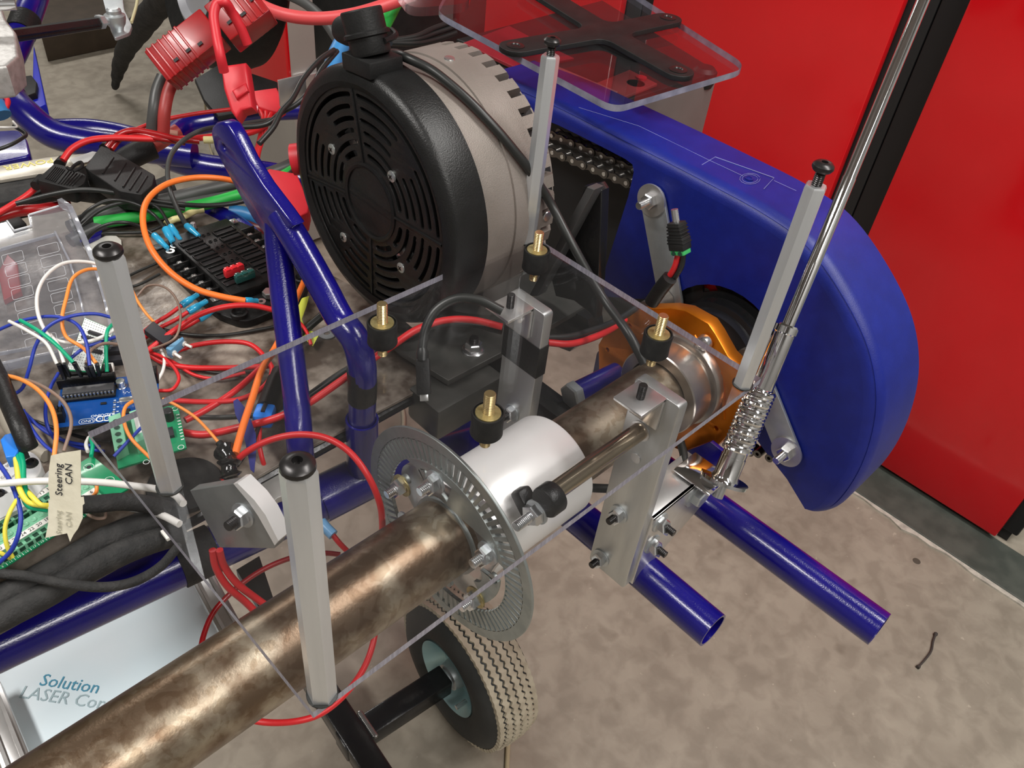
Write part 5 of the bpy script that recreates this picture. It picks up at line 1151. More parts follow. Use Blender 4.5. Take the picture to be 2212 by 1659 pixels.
WD('very thick red cable sagging across the top edge', REDSOFT, .0070, [(520, -25, .95), (560, 10, .93), (620, 33, .92), (690, 40, .92), (760, 32, .92), (830, 12, .93), (900, -15, .95)])
WD('thick grey hose above the motor cap, top edge', HOSE, .0060, [(600, -20, 1.05), (655, 5, 1.04), (695, 38, 1.02), (722, 75, 1.0), (745, 110, .98)])
WD('thin black wire arching left of the motor, outer', BLK, .0026, [(722, 108, .82), (690, 130, .80), (655, 170, .78), (630, 215, .76), (608, 240, .75), (590, 275, .74), (560, 310, .73)], 'wire', 'wire')
WD('thin black wire arching left of the motor, inner', BLK, .0026, [(728, 110, .83), (695, 150, .81), (670, 195, .79), (640, 225, .78), (608, 243, .77), (575, 268, .76), (500, 275, .75)], 'wire', 'wire')
WD('light blue hose section behind the motor cover', BLUH, .0090, [(738, 95, .88), (722, 130, .87), (712, 175, .86), (708, 230, .86)], 'hose', 'hose')
WD('bright green sleeve rising behind the motor cap', GRN, .0080, [(860, -5, .98), (842, 30, .97), (818, 75, .96), (800, 110, .95)], 'sleeve', 'sleeve')
for k, (lab, dy) in enumerate((('upper black wire from the motor cap to the right', 0), ('middle black wire from the motor cap to the right', 12), ('lower black wire from the motor cap to the right', 26))):
    WD(lab, BLK, .0028, [(845, 88 + dy * .2, .86), (900, 78 + dy * .6, .88), (940, 60 + dy, .90), (985, 45 + dy, .92)], 'wire', 'wire')
# hoses and wires behind the tray
GZ = -.09
def HZ(label, m, r, pts, cat='hose', name='hose', seg=16): return W_(label, m, r, pts, cat, name, seg=seg)
HZ('thick dark grey hose lying along the far side of the tray', HOSE, .0068, [(150, 492, -100), (220, 462, -98), (320, 440, -96), (430, 415, -94), (540, 388, -92), (620, 360, -90), (680, 330, -88)])
HZ('second dark grey hose under the first, beside the green sleeve', HOSE, .0058, [(150, 520, -104), (230, 482, -102), (330, 455, -101), (430, 436, -100), (540, 415, -98), (640, 385, -96)])
HZ('bright green sleeve lying along the far side of the tray', GRN, .0060, [(205, 482, -100), (290, 470, -98), (390, 452, -96), (480, 432, -94), (570, 402, -92), (650, 358, -90)], 'sleeve', 'sleeve')
W_('black wire crossing above the hoses, far side of the tray', BLK, .0024, [(35, 440, -84), (110, 420, -78), (180, 410, -74), (260, 418, -76), (350, 436, -82), (440, 444, -84), (520, 436, -84), (580, 412, -84), (640, 362, -84)])
W_('black wire just above the green sleeve', BLK, .0020, [(160, 500, -94), (220, 452, -84), (280, 437, -80), (350, 444, -84), (400, 452, -88)])
W_('light blue hose end behind the blue stay', BLUH, .0075, [(498, 458, -108), (530, 462, -108), (570, 478, -110)], 'hose', 'hose', seg=14)
W_('dark red hose end behind the blue stay', mat('dark_red_hose', (.10, .010, .010), .4), .0085, [(500, 478, -118), (540, 490, -118), (590, 500, -118)], 'hose', 'hose', seg=14)
W_('red wire at the left edge by the black fuse holders', RED, .0030, [(-20, 470, -100), (20, 446, -94), (58, 422, -90), (78, 405, -86)])
W_('thick red cable at the left edge under the red wire', REDD, .0058, [(-30, 478, -106), (40, 456, -104), (90, 452, -104), (150, 440, -106)])
W_('red wire arching from the small fuse holder over the blue tube', RED, .0033, [(136, 346, -60), (155, 322, -54), (190, 304, -50), (240, 298, -50), (320, 300, -54), (400, 300, -58), (480, 293, -60), (545, 285, -62), (600, 250, -66)])
W_('dark red wire arching out of the large fuse holder, upper', REDD, .0034, [(232, 318, -58), (252, 294, -50), (285, 282, -48), (330, 288, -50), (380, 300, -54), (430, 305, -58)])
W_('dark red wire arching out of the large fuse holder, lower', REDD, .0032, [(240, 322, -60), (262, 298, -54), (296, 290, -52), (345, 300, -54), (400, 308, -60)])
W_('thin red wire rising to the pink splice', RED, .0023, [(295, 279, -60), (340, 262, -56), (420, 246, -54), (500, 236, -56), (525, 232, -58)])
W_('pink splice on the thin red wire', mat('pink_splice', (.85, .35, .40), .3), .0036, [(520, 232, -58), (538, 232, -58), (556, 235, -60)], 'splice', 'butt_splice', n=3, seg=12)
for k, lab in enumerate(('leftmost', 'middle', 'rightmost')):
    W_(lab + ' of the three red wires falling behind the flattened stay end', RED, .0023, [(560 + 14 * k, 236 + 2 * k, -62), (568 + 6 * k, 258, -64), (560 + 4 * k, 300, -76), (549 + 4 * k, 345, -86), (556 + 5 * k, 385, -94), (572 + 5 * k, 412, -98)])
W_('cream splice on a red wire by the blue stay top', YCRIMP, .0038, [(440, 302, -60), (462, 302, -60), (486, 298, -60)], 'splice', 'butt_splice', n=3, seg=12)
# red plastic covers
def cover(label, q, z, h, m=REDCAP): bm = nb(); prism(bm, [Zp(*a, z) for a in q], (0, 0, h), .002); return top('terminal_cover', bm, m, label, 'cover')
cover('red soft terminal cover between the blue stay and the motor', [(575, 412), (585, 404), (645, 415), (672, 480), (668, 500), (630, 520), (600, 470)], -.10, .022)
cover('red soft cover lying behind the splice, left of the motor', [(545, 218), (600, 210), (618, 250), (600, 262), (560, 252)], -.07, .012)
bm = nb(); lathe(bm, Dp(632, 345, .74), RX * .9 - RD * .1, [(.010, 0), (.0135, 0), (.0135, .010), (.010, .010), (.010, 0)], 28); top('red_ring', bm, REDCAP, 'red ring peeking out left of the motor cover', 'ring')
# blade fuse holders
def holder(label, q, z, h, ribs, boot, name='fuse_holder'):
    P = [Zp(*a, z) for a in q]; t = thing(name, label, 'fuse holder', tuple(P[0]), 'black inline fuse holders')
    bm = nb(); prism(bm, rounded(P, .003, 2), (0, 0, -h), .001); b_ = mk('holder_body', bm, BPLASM, t)
    for (a, b, r) in ribs: bm = nb(); sweep(bm, [Zp(*a, z + .0004), Zp(*b, z + .0004)], r, 6); mk('grip_rib', bm, BPLASM, b_)
    for (a, b, r) in boot: bm = nb(); cyl(bm, Zp(*a, z - h / 2), Zp(*b, z - h / 2), r, r * .8, 18); mk('boot', bm, BPLASM, t)
    return t
holder('large black inline fuse holder with red wires entering its top', [(218, 314), (240, 322), (335, 378), (330, 400), (305, 420), (256, 412), (182, 362)], -.068, .020,
       [((245, 340), (222, 375), .0009), ((272, 352), (248, 390), .0009), ((292, 362), (266, 404), .0011), ((305, 372), (280, 410), .0009), ((318, 380), (296, 415), .0009)], [((228, 322), (238, 308), .0065)])
holder('small black inline fuse holder with fine ribs, left of the large one', [(118, 352), (142, 358), (188, 378), (182, 395), (158, 408), (78, 388)], -.072, .016,
       [((120 + 4 * k, 360 + 1.2 * k), (98 + 4 * k, 386 + 1.4 * k), .0006) for k in range(6)] + [((148 + 6 * k, 368 + 2 * k), (126 + 6 * k, 396 + 1 * k), .0006) for k in range(6)], [((128, 356), (136, 344), .0055), ((92, 388), (76, 402), .0060)])
bm = nb(); sweep(bm, spline([Zp(*a, -.064) for a in ((145, 362), (152, 366), (160, 358), (174, 350), (178, 358), (168, 366), (158, 370))], 5), .0016, 8); top('fuse_cap_strap', bm, BPLASM, 'small black looped strap between the two fuse holders', 'strap')
W_('thick black sleeve behind the large fuse holder', BPLASM, .0125, [(262, 352, -92), (290, 335, -88), (330, 318, -84)], 'sleeve', 'sleeve', seg=20)
W_('black mesh sleeved bundle behind the fuse holders', CLOTH, .011, [(-30, 440, -110), (60, 425, -106), (140, 410, -104), (240, 420, -106), (330, 415, -106), (370, 400, -104)], 'cable', 'sleeved_bundle', seg=16)
bm = nb(); box(bm, Zp(30, 492, -.100), (.020, .016, .012), bev=.002); top('black_clip', bm, BPLASM, 'small black plastic block behind the notch of the clear lid', 'block')
# battery pack with gold lettering
t = thing('battery_pack', 'flat silver battery pack with gold lettering at the left edge', 'battery', tuple(Zp(60, 370, -.12)))
BZ = -.092
bm = nb(); prism(bm, [Zp(*q, BZ) for q in ((-60, 368), (100, 340), (215, 328), (190, 350), (100, 372), (-60, 398))], (0, 0, -.004), .0006); mk('silver_label', bm, mat('silver_foil', (.62, .58, .50), .3, .5, (.5, .46, .38), 60), t)
bm = nb(); prism(bm, [Zp(*q, BZ - .0045) for q in ((-60, 372), (140, 338), (200, 348), (130, 395), (60, 425), (-60, 450))], (0, 0, -.022), .001); mk('pack_body', bm, CLOTH, t)
d = (Zp(0, 358, BZ) - Zp(120, 338, BZ)).normalized()
pr = text_bm('POWER', .0135, Zp(62, 354, BZ + .0003), d, (0, 0, 1), .0002); mk('gold_lettering', pr, mat('gold_print', (.75, .66, .16), .4), t, smooth=False)
bm = nb(); prism(bm, [Zp(*q, -.0885) for q in ((150, 345), (200, 328), (212, 330), (190, 350), (160, 356))], (0, 0, .0006)); mk('white_sticker', bm, WPRINT, t)

# ------------------------------------------------------------------ front of the kart
t = KF
def ftube(nm, pts, r, seg=28): bm = nb(); sweep(bm, spline([Zp(x, y, z / 1000) for x, y, z in pts], 8), r, seg); return mk(nm, bm, BLUE, t)
ftube('front_tube', [(95, -60, -60), (66, 20, -75), (38, 90, -95), (14, 150, -115), (24, 205, -135), (62, 250, -145), (115, 290, -158), (190, 308, -165), (270, 318, -168), (350, 326, -168), (420, 336, -170)], .0175)
ftube('side_rail', [(120, 285, -175), (200, 285, -178), (300, 305, -182), (380, 345, -185), (450, 362, -186), (540, 372, -186), (660, 392, -188), (760, 420, -188)], .0165)
ftube('cross_tube', [(365, 345, -186), (370, 300, -186), (400, 275, -186), (480, 258, -186), (570, 240, -186), (650, 235, -186)], .0150)
bm = nb(); sweep(bm, [Zp(56, 40, -.079), Zp(44, 72, -.089)], .0186, 28); mk('tape_band', bm, TAPE, t)
bm = nb(); p = Zp(26, 148, -.058); lathe(bm, p, -RF, [(0, 0), (.0075, 0), (.0075, .008), (.0045, .009), (.0045, .004), (0, .004)], 20); mk('socket_bolt', bm, BOLT, t)
bm = nb(); prism(bm, [Zp(*q, -.60) for q in ((70, 180), (72, 95), (100, 225), (75, 236), (40, 200))], (0, 0, -.03), .003); bp_ = top('blue_block', bm, mat('bright_blue_panel', (.01, .02, .55), .4), 'bright blue panel standing behind the front tube, upper left', 'panel')
bm = nb(); prism(bm, [Zp(*q, -.585) for q in ((36, 166), (68, 162), (80, 178), (78, 200), (48, 210), (38, 190))], (0, 0, -.02), .003); mk('knob', bm, BPLASM, bp_)
bm = nb(); prism(bm, rounded([Zp(*q, -.125) for q in ((-60, 285), (40, 280), (58, 300), (66, 336), (-60, 362))], .006, 3), (0, 0, -.02), .002); top('blue_bracket', bm, BLUE, 'blue flat bracket at the left edge above the battery pack', 'bracket')
W_('black wire crossing the blue bracket at the left edge', BLK, .0022, [(-20, 328, -100), (20, 314, -98), (45, 300, -98), (56, 290, -100), (30, 272, -100)])
W_('white thin wire hook at the left edge', WHT, .0012, [(-10, 275, -96), (25, 275, -96), (36, 274, -96), (28, 262, -94)])
W_('light blue hose end at the left edge', BLUH, .0100, [(-25, 210, -60), (-6, 232, -64), (4, 250, -70)], 'hose', 'hose', seg=14)
W_('red ring of hose at the left edge', REDCAP, .0028, [(-8, 204, -58), (10, 208, -58), (17, 220, -60), (12, 236, -64)])
# steering column box, tie rod and ball joint
t = thing('steering_box', 'cast silver steering bracket at the left edge', 'bracket', tuple(Zp(0, 80, .02)))
bm = nb(); prism(bm, [Zp(*q, .03) for q in ((-60, -40), (0, 5), (12, 40), (34, 68), (40, 120), (14, 142), (-60, 150))], (0, 0, -.03), .003); mk('casting', bm, mat('cast_aluminium', (.60, .59, .57), .45, .6, (.45, .44, .42), 120, .4, 200), t)
bm = nb(); A_, B_ = Zp(-40, 12, .05), Zp(34, 10, .05); cyl(bm, A_, B_, .005); mk('upper_shaft', bm, BOLT, t)
t = thing('tie_rod', 'black steering tie rod with silver ball joint, top left', 'tie rod', tuple(Zp(120, 60, -.02)))
a, b = Zp(20, 76, .0), Zp(212, 48, -.02)
bm = nb(); cyl(bm, a, b, .0060, seg=6); cyl(bm, a + V(0, 0, -.003), b + V(0, 0, -.003), .0050, seg=12); mk('rod', bm, BPAINT, t)
bm = nb(); hexn(bm, b, (b - a), .0080, .008); cyl(bm, b, b + (b - a).normalized() * .018, .0042); mk('jam_nut', bm, ZINC, t, ang=25)
p = Zp(248, 36, -.02); bm = nb(); lathe(bm, p + V(0, 0, -.008), (0, 0, 1), [(0, -.010), (.006, -.010), (.008, -.004), (.0105, 0), (.0120, .006), (.0120, .010), (.0085, .012), (.0085, .016), (.0060, .018), (0, .018)], 28); mk('ball_joint', bm, ZINC, t)
bm = nb(); prism(bm, rounded([Zp(*q, -.036) for q in ((215, -30), (262, -30), (268, 20), (285, 55), (280, 70), (248, 82), (238, 60))], .004, 3), (0, 0, -.004), .0005); mk('steering_arm', bm, ZINC, t)
# things on the floor behind
BOXM = mat('dark_brown_box', (.045, .030, .018), .6, 0, (.06, .04, .025), 20)
bl = [Zp(*q, FLOOR + .001) for q in ((104, 133), (270, 98), (250, -60), (60, -60))]
bm = nb(); prism(bm, bl, (0, 0, .09), .002); top('brown_box', bm, BOXM, 'dark brown box standing on the concrete floor, top left', 'box')
A_, B_ = Zp(248, 190, FLOOR + .02), Zp(330, 10, FLOOR + .60)
t = thing('black_bundle', 'long tapering bundle wrapped in black, tip down on the floor, top left', 'bundle', tuple(Zp(250, 190, FLOOR)))
bm = nb(); sweep(bm, spline([A_, Zp(256, 150, FLOOR + .10), Zp(275, 100, FLOOR + .22), Zp(310, 50, FLOOR + .36), Zp(350, 0, FLOOR + .48), Zp(380, -40, FLOOR + .58)], 8), .03, 14, rfun=lambda u: .009 + .026 * min(1, u * 2.0) ** .8 + .0015 * math.sin(u * 60)); mk('wrapped_body', bm, CLOTH, t)
W_('yellow cord hanging beside the black bundle', mat('pale_yellow_cord', (.75, .68, .40), .6), .0040, [(300, -30, -400), (295, 10, -420), (284, 48, -440)], 'cord', 'cord')
# tyre at the top
t = thing('kart_tyre', 'black tyre with pale metal rim at the top edge, behind the red connector', 'tyre', tuple(Zp(440, 60, -.45)))
wc = Dp(485, -45, 1.35); wa = (-RX * .75 + RD * .15 - RF * .62).normalized()
bm = nb(); lathe(bm, wc - wa * .06, wa, [(.075, .01), (.110, 0), (.128, .012), (.136, .035), (.136, .085), (.128, .108), (.110, .12), (.078, .112), (.075, .01)], 64); mk('tyre_body', bm, RUBBER, t)
bm = nb(); lathe(bm, wc - wa * .04, wa, [(0, .070), (.030, .070), (.034, .088), (.060, .086), (.070, .095), (.077, .092), (.077, .01), (0, .01)], 48); mk('rim', bm, mat('pale_rim', (.55, .56, .60), .35, .5), t)
for k, (x, y) in enumerate(((348, 8), (352, 15), (356, 22))): pass
# black shapes under the connector
bm = nb(); prism(bm, [Zp(*q, -.168) for q in ((420, 170), (470, 140), (520, 150), (610, 180), (600, 230), (520, 240), (470, 250), (440, 215))], (0, 0, -.008), .002); top('black_pedal_plate', bm, BPLASM, 'flat black plate on the blue tube under the red connector', 'plate')

# red power connector pair
t = thing('power_connector', 'pair of large red power connectors clamped together with a strap', 'connector', tuple(Dp(450, 90, .84)))
DC = .84
def CPt(x, y, dz=0): return Dp(x, y, DC + dz)
a, b = CPt(352, 158), CPt(470, 66); d = (b - a).normalized(); wv = (CPt(388, 186) - CPt(328, 124)).normalized(); wv = (wv - d * wv.dot(d)).normalized(); nv = d.cross(wv).normalized()
if nv.dot(RF) > 0: nv = -nv
Rc = M3(d, wv, d.cross(wv)); L = (b - a).length
bm = nb(); box(bm, a.lerp(b, .5) + nv * .004, (L, .037, .028), Rc, .0015); h1 = mk('lower_housing', bm, REDD, t)
for k in range(6): bm = nb(); box(bm, a + d * (.004 + .0068 * k) + nv * .004, (.0028, .0385, .0296), Rc, .0005); mk('grip_rib', bm, REDD, h1)
b2 = CPt(560, 10); L2 = (b2 - b).length
bm = nb(); box(bm, b.lerp(b2, .5) + d * .004, (L2, .043, .032), Rc, .0015); h2 = mk('upper_housing', bm, REDD, t)
for k in range(5): bm = nb(); box(bm, b2 - d * (.002 + .0070 * k) + wv * -.004, (.0028, .0445, .0336), Rc, .0005); mk('grip_rib', bm, REDD, h2)
for k, (u, v) in enumerate(((.015, .010), (.030, .012), (.046, .006), (.060, .012))): bm = nb(); box(bm, b + d * u + wv * v + nv * .0172, (.006, .003, .001), Rc); mk('housing_slot', bm, INNER, t)
for k, (u, v) in enumerate(((.02, .008), (.035, .008), (.048, .010))): bm = nb(); box(bm, a + d * u + wv * v + nv * .0192, (.005, .003, .001), Rc); mk('housing_slot', bm, INNER, t)
bm = nb(); P = [CPt(484, 155, -.05), CPt(476, 120, -.06), CPt(466, 70, -.06), CPt(462, 30, -.06), CPt(470, 8, -.06), CPt(485, 5, -.06), CPt(500, 25, -.05), CPt(520, 60, -.04), CPt(535, 95, -.03)]
sweep(bm, spline(P, 7), .0046, 12); mk('retaining_strap', bm, REDCAP, t)
bm = nb(); prism(bm, [CPt(*q, -.03) for q in ((474, 128), (488, 140), (530, 134), (536, 170), (545, 232), (522, 238), (510, 256), (498, 240), (482, 190))], RF * .02, .003); mk('strap_cap', bm, REDCAP, t)
bm = nb(); prism(bm, [CPt(*q, -.034) for q in ((500, 195), (530, 178), (536, 196), (510, 214))], RF * .008, .002); mk('cap_fold', bm, REDCAP, t)
WD('thick black cable falling from the red connector pair', HOSE, .0062, [(352, 165, .86), (340, 195, .86), (333, 240, .86), (330, 285, .87), (335, 300, .87)])
WD('thick red cable falling from the red connector pair', mat('dull_red_cable', (.40, .05, .045), .45), .0062, [(372, 178, .86), (362, 205, .86), (355, 245, .86), (352, 290, .87), (345, 305, .87)])
W_('thick red cable end in front of the blue tube, entering the black sleeve', mat('dull_red_cable_end', (.42, .06, .05), .45), .0075, [(325, 320, -84), (345, 308, -80), (372, 290, -74), (385, 282, -72)], 'cable', 'cable', seg=16)
W_('pale rubber hose end crossing the cables', mat('tan_tube', (.62, .32, .24), .5), .0032, [(330, 288, -60), (355, 285, -60), (384, 289, -62)], 'tube', 'tube')
W_('thin yellow cord hanging down to the floor behind the red connector', mat('thin_tan_cord', (.50, .43, .28), .6), .0032, [(428, 150, -620), (440, 200, -700), (446, 260, -820), (452, 310, -900), (462, 340, -918), (480, 352, -920)], 'cord', 'cord')

# ------------------------------------------------------------------ shelves and boxes behind the motor
GREYS = mat('pale_grey_sheet_metal', (.45, .43, .40), .4, .3, (.40, .38, .36), 5)
q0 = Zp(622, 176, FLOOR + .02); q1 = Zp(900, 250, FLOOR + .02)
PXY = 1.30
a, b = Yp(618, 30, PXY), Yp(670, 190, PXY)
t = thing('steel_cabinet', 'pale grey sheet metal cabinet behind the motor', 'cabinet', (1.25, PXY, FLOOR))
xl_, xr_ = Yp(630, 180, PXY).x, 1.44
zt_ = .6
bm = nb(); box(bm, ((xl_ + xr_) / 2, PXY + .2, (zt_ + FLOOR + .02) / 2), (xr_ - xl_, .4, zt_ - FLOOR - .02), bev=.004); mk('cabinet_body', bm, GREYS, t)
bm = nb(); box(bm, ((xl_ + xr_) / 2, PXY - .008, Yp(640, 185, PXY).z), (xr_ - xl_ - .01, .014, .05), bev=.002); mk('kick_rail', bm, BOLT, t)
zl_ = Yp(628, 222, PXY).z; bm = nb(); box(bm, (xl_ - .004, PXY + .2, (zt_ + zl_) / 2), (.012, .40, zt_ - zl_), bev=.003); mk('red_side', bm, REDPAN, t)

# clear instrument plate with black cross bracket
CPZ = .075
t = thing('instrument_plate', 'rounded clear plate on the battery, above the chain guard', 'plastic sheet', tuple(Zp(1250, 100, CPZ)))
CL2 = clear_mat('clear_plate', (.88, .88, .90), 1.49, haze=.004); EDG2 = mat('polished_acrylic_edge', (.20, .20, .26), .2, 0, (.32, .32, .40), 60)
q = rounded([Zp(*a, CPZ) for a in ((942, 25), (1328, 232), (1620, 145), (1300, -60), (1010, -100))], [.020, .016, .026, .02, .02], 8)
bm = nb(); prism(bm, q, (0, 0, -.006)); o_ = mk('sheet', bm, [CL2, EDG2], t, smooth=False)
for f in o_.data.polygons:
    if abs(f.normal.z) < .5: f.material_index = 1
t = thing('cross_bracket', 'black cross shaped bracket screwed to the small clear plate', 'bracket', tuple(Zp(1300, 75, CPZ)))
c = Zp(1308, 78, CPZ); arms = [Zp(*a, CPZ) for a in ((1112, 112), (1462, 164), (1440, 50), (1150, -20))]
ang = [math.atan2(p.y - c.y, p.x - c.x) for p in arms]; order = sorted(range(4), key=lambda i: ang[i]); pl = []
for oi, i in enumerate(order):
    p = arms[i]; d = (p - c).normalized(); s = V(-d.y, d.x, 0); w = .0150
    for k in range(9): an = -math.pi / 2 + math.pi * k / 8; pl.append(p + (d * math.cos(an) + s * math.sin(an)) * w)
    j = order[(oi + 1) % 4]; d2 = (arms[j] - c).normalized(); s2 = V(-d2.y, d2.x, 0)
    # where the two arm edges meet
    A_ = c + s * w; B_ = c - s2 * w; den = d.x * d2.y - d.y * d2.x; tt = ((B_.x - A_.x) * d2.y - (B_.y - A_.y) * d2.x) / den
    X_ = A_ + d * tt; f1 = X_ + d * .014; f2 = X_ + d2 * .014
    for k in range(7): u = k / 6; pl.append(f1 * (1 - u) ** 2 + X_ * 2 * u * (1 - u) + f2 * u * u)
bm = nb(); prism(bm, [V(p.x, p.y, CPZ + .0005) for p in pl], (0, 0, .005), .0006); g = mk('cross_plate', bm, BPLASM, t)
for p in arms: bm = nb(); lathe(bm, V(p.x, p.y, CPZ + .0055), (0, 0, 1), [(0, .0002), (.0036, .0002), (.0045, .0012), (.0085, .0006), (.0085, 0), (0, 0)], 22); mk('bracket_screw', bm, DARKBOLT, g)
# second clear sheet corner at the top edge
bm = nb(); q = rounded([Zp(*a, .17) for a in ((850, -30), (885, 18), (1010, 8), (1030, -60))], .012, 5); prism(bm, q, (0, 0, -.006)); top('clear_sheet_corner', bm, CL2, 'rounded corner of another clear sheet at the top edge', 'plastic sheet', smooth=False)
# battery box under the plate
t = thing('battery_box', 'black topped battery box with grey sides under the small clear plate', 'battery box', (.62, .10, -.1))
bz = .004
bxp = [Zp(*q, bz) for q in ((985, 95), (1330, 235), (1548, 165), (1300, 10))]
bm = nb(); prism(bm, [V(p.x, p.y, bz) for p in bxp], (0, 0, -.19), .003); mk('box_body', bm, mat('grey_box_side', (.23, .21, .20), .3, .4, (.20, .18, .17), 12), t)
bm = nb(); prism(bm, [V(p.x, p.y, bz + .006) for p in bxp], (0, 0, -.012), .002); l_ = mk('box_lid', bm, BPLASM, t)
bm = nb(); prism(bm, [Zp(*q, bz + .009) for q in ((1000, 92), (1100, 55), (1170, 92), (1240, 125), (1120, 148))], (0, 0, -.004), .001); mk('red_reflection', bm, mat('red_reflection_tint', (.30, .02, .03), .35), l_)  # painted patch: the cabinets' red reflection in the clear plate above
for k in range(4): bm = nb(); box(bm, Zp(1290 + 18 * k, 75 + 9 * k, bz + .014), (.010, .055, .016), bev=.002); mk('terminal_rib', bm, BPLASM, l_)
bm = nb(); prism(bm, [Zp(*q, bz + .010) for q in ((1290, 178), (1360, 150), (1420, 180), (1350, 208))], (0, 0, -.004), .001); mk('red_reflection', bm, mat('red_reflection_tint_2', (.34, .05, .05), .35), l_)  # smaller painted patch of the same red reflection
bm = nb(); lathe(bm, Zp(1385, 170, bz + .010), (0, 0, 1), [(0, 0), (.006, 0), (.006, .002), (0, .003)], 20); mk('red_button', bm, REDCAP, l_)
for x, y in ((1515, 185), (1365, 222)): bm = nb(); lathe(bm, Zp(x, y, bz - .012), (0, 0, 1), [(0, 0), (.012, 0), (.014, .006), (.014, .018), (.010, .022), (0, .022)], 24); mk('corner_knob', bm, BPLASM, t)
bm = nb(); a, b = Zp(1200, 150, bz + .012), Zp(1330, 205, bz + .012); box(bm, (a + b) / 2, ((b - a).length, .006, .006), M3(b - a, V(0, 0, 1).cross(b - a)), .0006); mk('clear_ledge', bm, ALUB, t)
# dark stack to the left of the battery box
bm = nb(); box(bm, V(.72, .62, -.05), (.20, .16, .34), bev=.006); top('black_case', bm, BPLASM, 'tall black case behind the motor, left of the small clear plate', 'case')
bm = nb(); p = Yp(650, 205, .36); p = Yp(632, 195, .30); box(bm, p, (.030, .002, .026), bev=.0004); top('silver_plate', bm, ALUB, 'small silver plate left of the motor top', 'plate')

# ------------------------------------------------------------------ bracket on the rail, left of the near post
t = thing('rail_bracket', 'thick aluminium bracket plate with bolt on the blue rail', 'bracket', tuple(Xp(520, 1110, .06)))
bx0 = .062
q = ((410, 1060), (508, 1044), (540, 1083), (568, 1115), (600, 1170), (592, 1185), (474, 1183))
fn_ = V(-1, -.30, .18).normalized()
o0 = Xp(520, 1115, bx0)
def BP(x, y):                                     # on the tilted face plane through o0
    d = ray(x, y); return CAM + d * ((o0 - CAM).dot(fn_) / d.dot(fn_))
bm = nb(); prism(bm, [BP(*a) for a in q], -fn_ * .009, .0005); g = mk('face_plate', bm, mat('brushed_dark_aluminium', (.34, .35, .345), .45, .7, (.29, .30, .295), 60, .15, 300), t)
bm = nb(); prism(bm, [BP(*a) + fn_ * .0012 for a in ((507, 1043), (516, 1042), (552, 1078), (576, 1110), (604, 1166), (596, 1176), (560, 1112), (538, 1080))], -fn_ * .012, 0); mk('cut_edge', bm, ALUW, t)
bolt_set(g, BP(526, 1112), fn_, .0070, mb=DARKBOLT, tail=.008, bolt_r=.0036)
bm = nb(); prism(bm, [Zp(*a, -.120) for a in ((548, 1030), (612, 1000), (640, 1060), (600, 1075), (588, 1085))], (0, 0, -.006), .0005); mk('rear_plate', bm, mat('satin_plate', (.50, .49, .46), .5, .4), t)
bm = nb(); prism(bm, [Zp(*a, -.24) for a in ((510, 1230), (560, 1200), (590, 1290), (620, 1330), (570, 1330))], (0, 0, -.01), .0008); top('dark_bar', bm, GREYPL, 'dark steel bar below the rail bracket', 'bar')

# ------------------------------------------------------------------ white light panel and its rails, lower left
LZ_ = -.42
t = thing('sign_board', 'pale blue-white board with faded blue lettering, lower left', 'board', tuple(Zp(200, 1420, LZ_)))
WP = mat('pale_blue_white_film', (.78, .84, .88), .35, 0, (.68, .80, .86), 5)
bm = nb(); prism(bm, [Zp(*q, LZ_) for q in ((-120, 1490), (20, 1430), (400, 1255), (428, 1262), (490, 1375), (420, 1480), (56, 1640), (-30, 1500))], (0, 0, -.006), .0006); mk('panel_sheet', bm, WP, t)
du = (Zp(208, 1484, LZ_) - Zp(95, 1468, LZ_)).normalized()
LET = mat('faded_blue_print', (.06, .28, .42), .5); LETF = mat('faded_grey_print', (.36, .48, .52), .6)
pr = text_bm('Solution', .0172, Zp(152, 1478, LZ_ + .0004), du, (0, 0, 1), .0002); mk('blue_lettering', pr, LET, t, smooth=False)
pr = text_bm('LASER Cor', .0172, Zp(135, 1508, LZ_ + .0004), du, (0, 0, 1), .0002); mk('faded_lettering', pr, LETF, t, smooth=False)
def railp(label, pts, z):
    bm = nb(); a, b = Zp(*pts[0], z), Zp(*pts[1], z); box(bm, (a + b) / 2, ((b - a).length, .022, .014), M3(b - a, V(0, 0, 1).cross(b - a)), .001); 
    for s_ in (-.006, .006):
        n_ = V(0, 0, 1).cross((b - a).normalized()); box(bm, (a + b) / 2 + n_ * s_ + V(0, 0, .008), ((b - a).length, .003, .004), M3(b - a, V(0, 0, 1).cross(b - a)))
    return top('aluminium_rail', bm, ALUB, label, 'rail', 'aluminium rails beside the white panel')
railp('aluminium rail along the right end of the pale panel', ((432, 1240), (505, 1375)), -.40)
railp('aluminium rail at the bottom left corner, left of the pale panel', ((-25, 1490), (50, 1680)), -.40)

# ------------------------------------------------------------------ cart leg and wheel
Dw = 1.20
wc = Dp(980, 1462, 1.245)
wa = None
# axis direction: from the black leg (lower left) through the hub, roughly level
h0 = Dp(953, 1473, 1.205)
ax = V(.99, -.10, 0).normalized()
WR = .127; wc = Zp(958, 1470, FLOOR + WR) + ax * .045
TC = thing('hand_cart', 'black welded cart under the kart with a dusty cream tread wheel', 'cart', (wc.x, wc.y, FLOOR))
SIDE = mat('tyre_sidewall', (.030, .033, .034), .6, 0, (.045, .048, .048), 20, .2, 200)
bm = nb(); lathe(bm, wc - ax * .045, ax, [(.058, .012), (.066, .004), (.085, 0), (.104, .002), (.116, .010), (.1215, .018), (.1235, .028), (.1245, .045), (.1235, .062), (.1215, .072), (.116, .080), (.104, .088), (.085, .090), (.066, .086), (.058, .078), (.058, .012)], 96); t = mk('wheel', bm, SIDE, TC)
TRD = mat('dusty_cream_tread', (.58, .52, .40), .8, 0, (.46, .40, .30), 60, .3, 300)
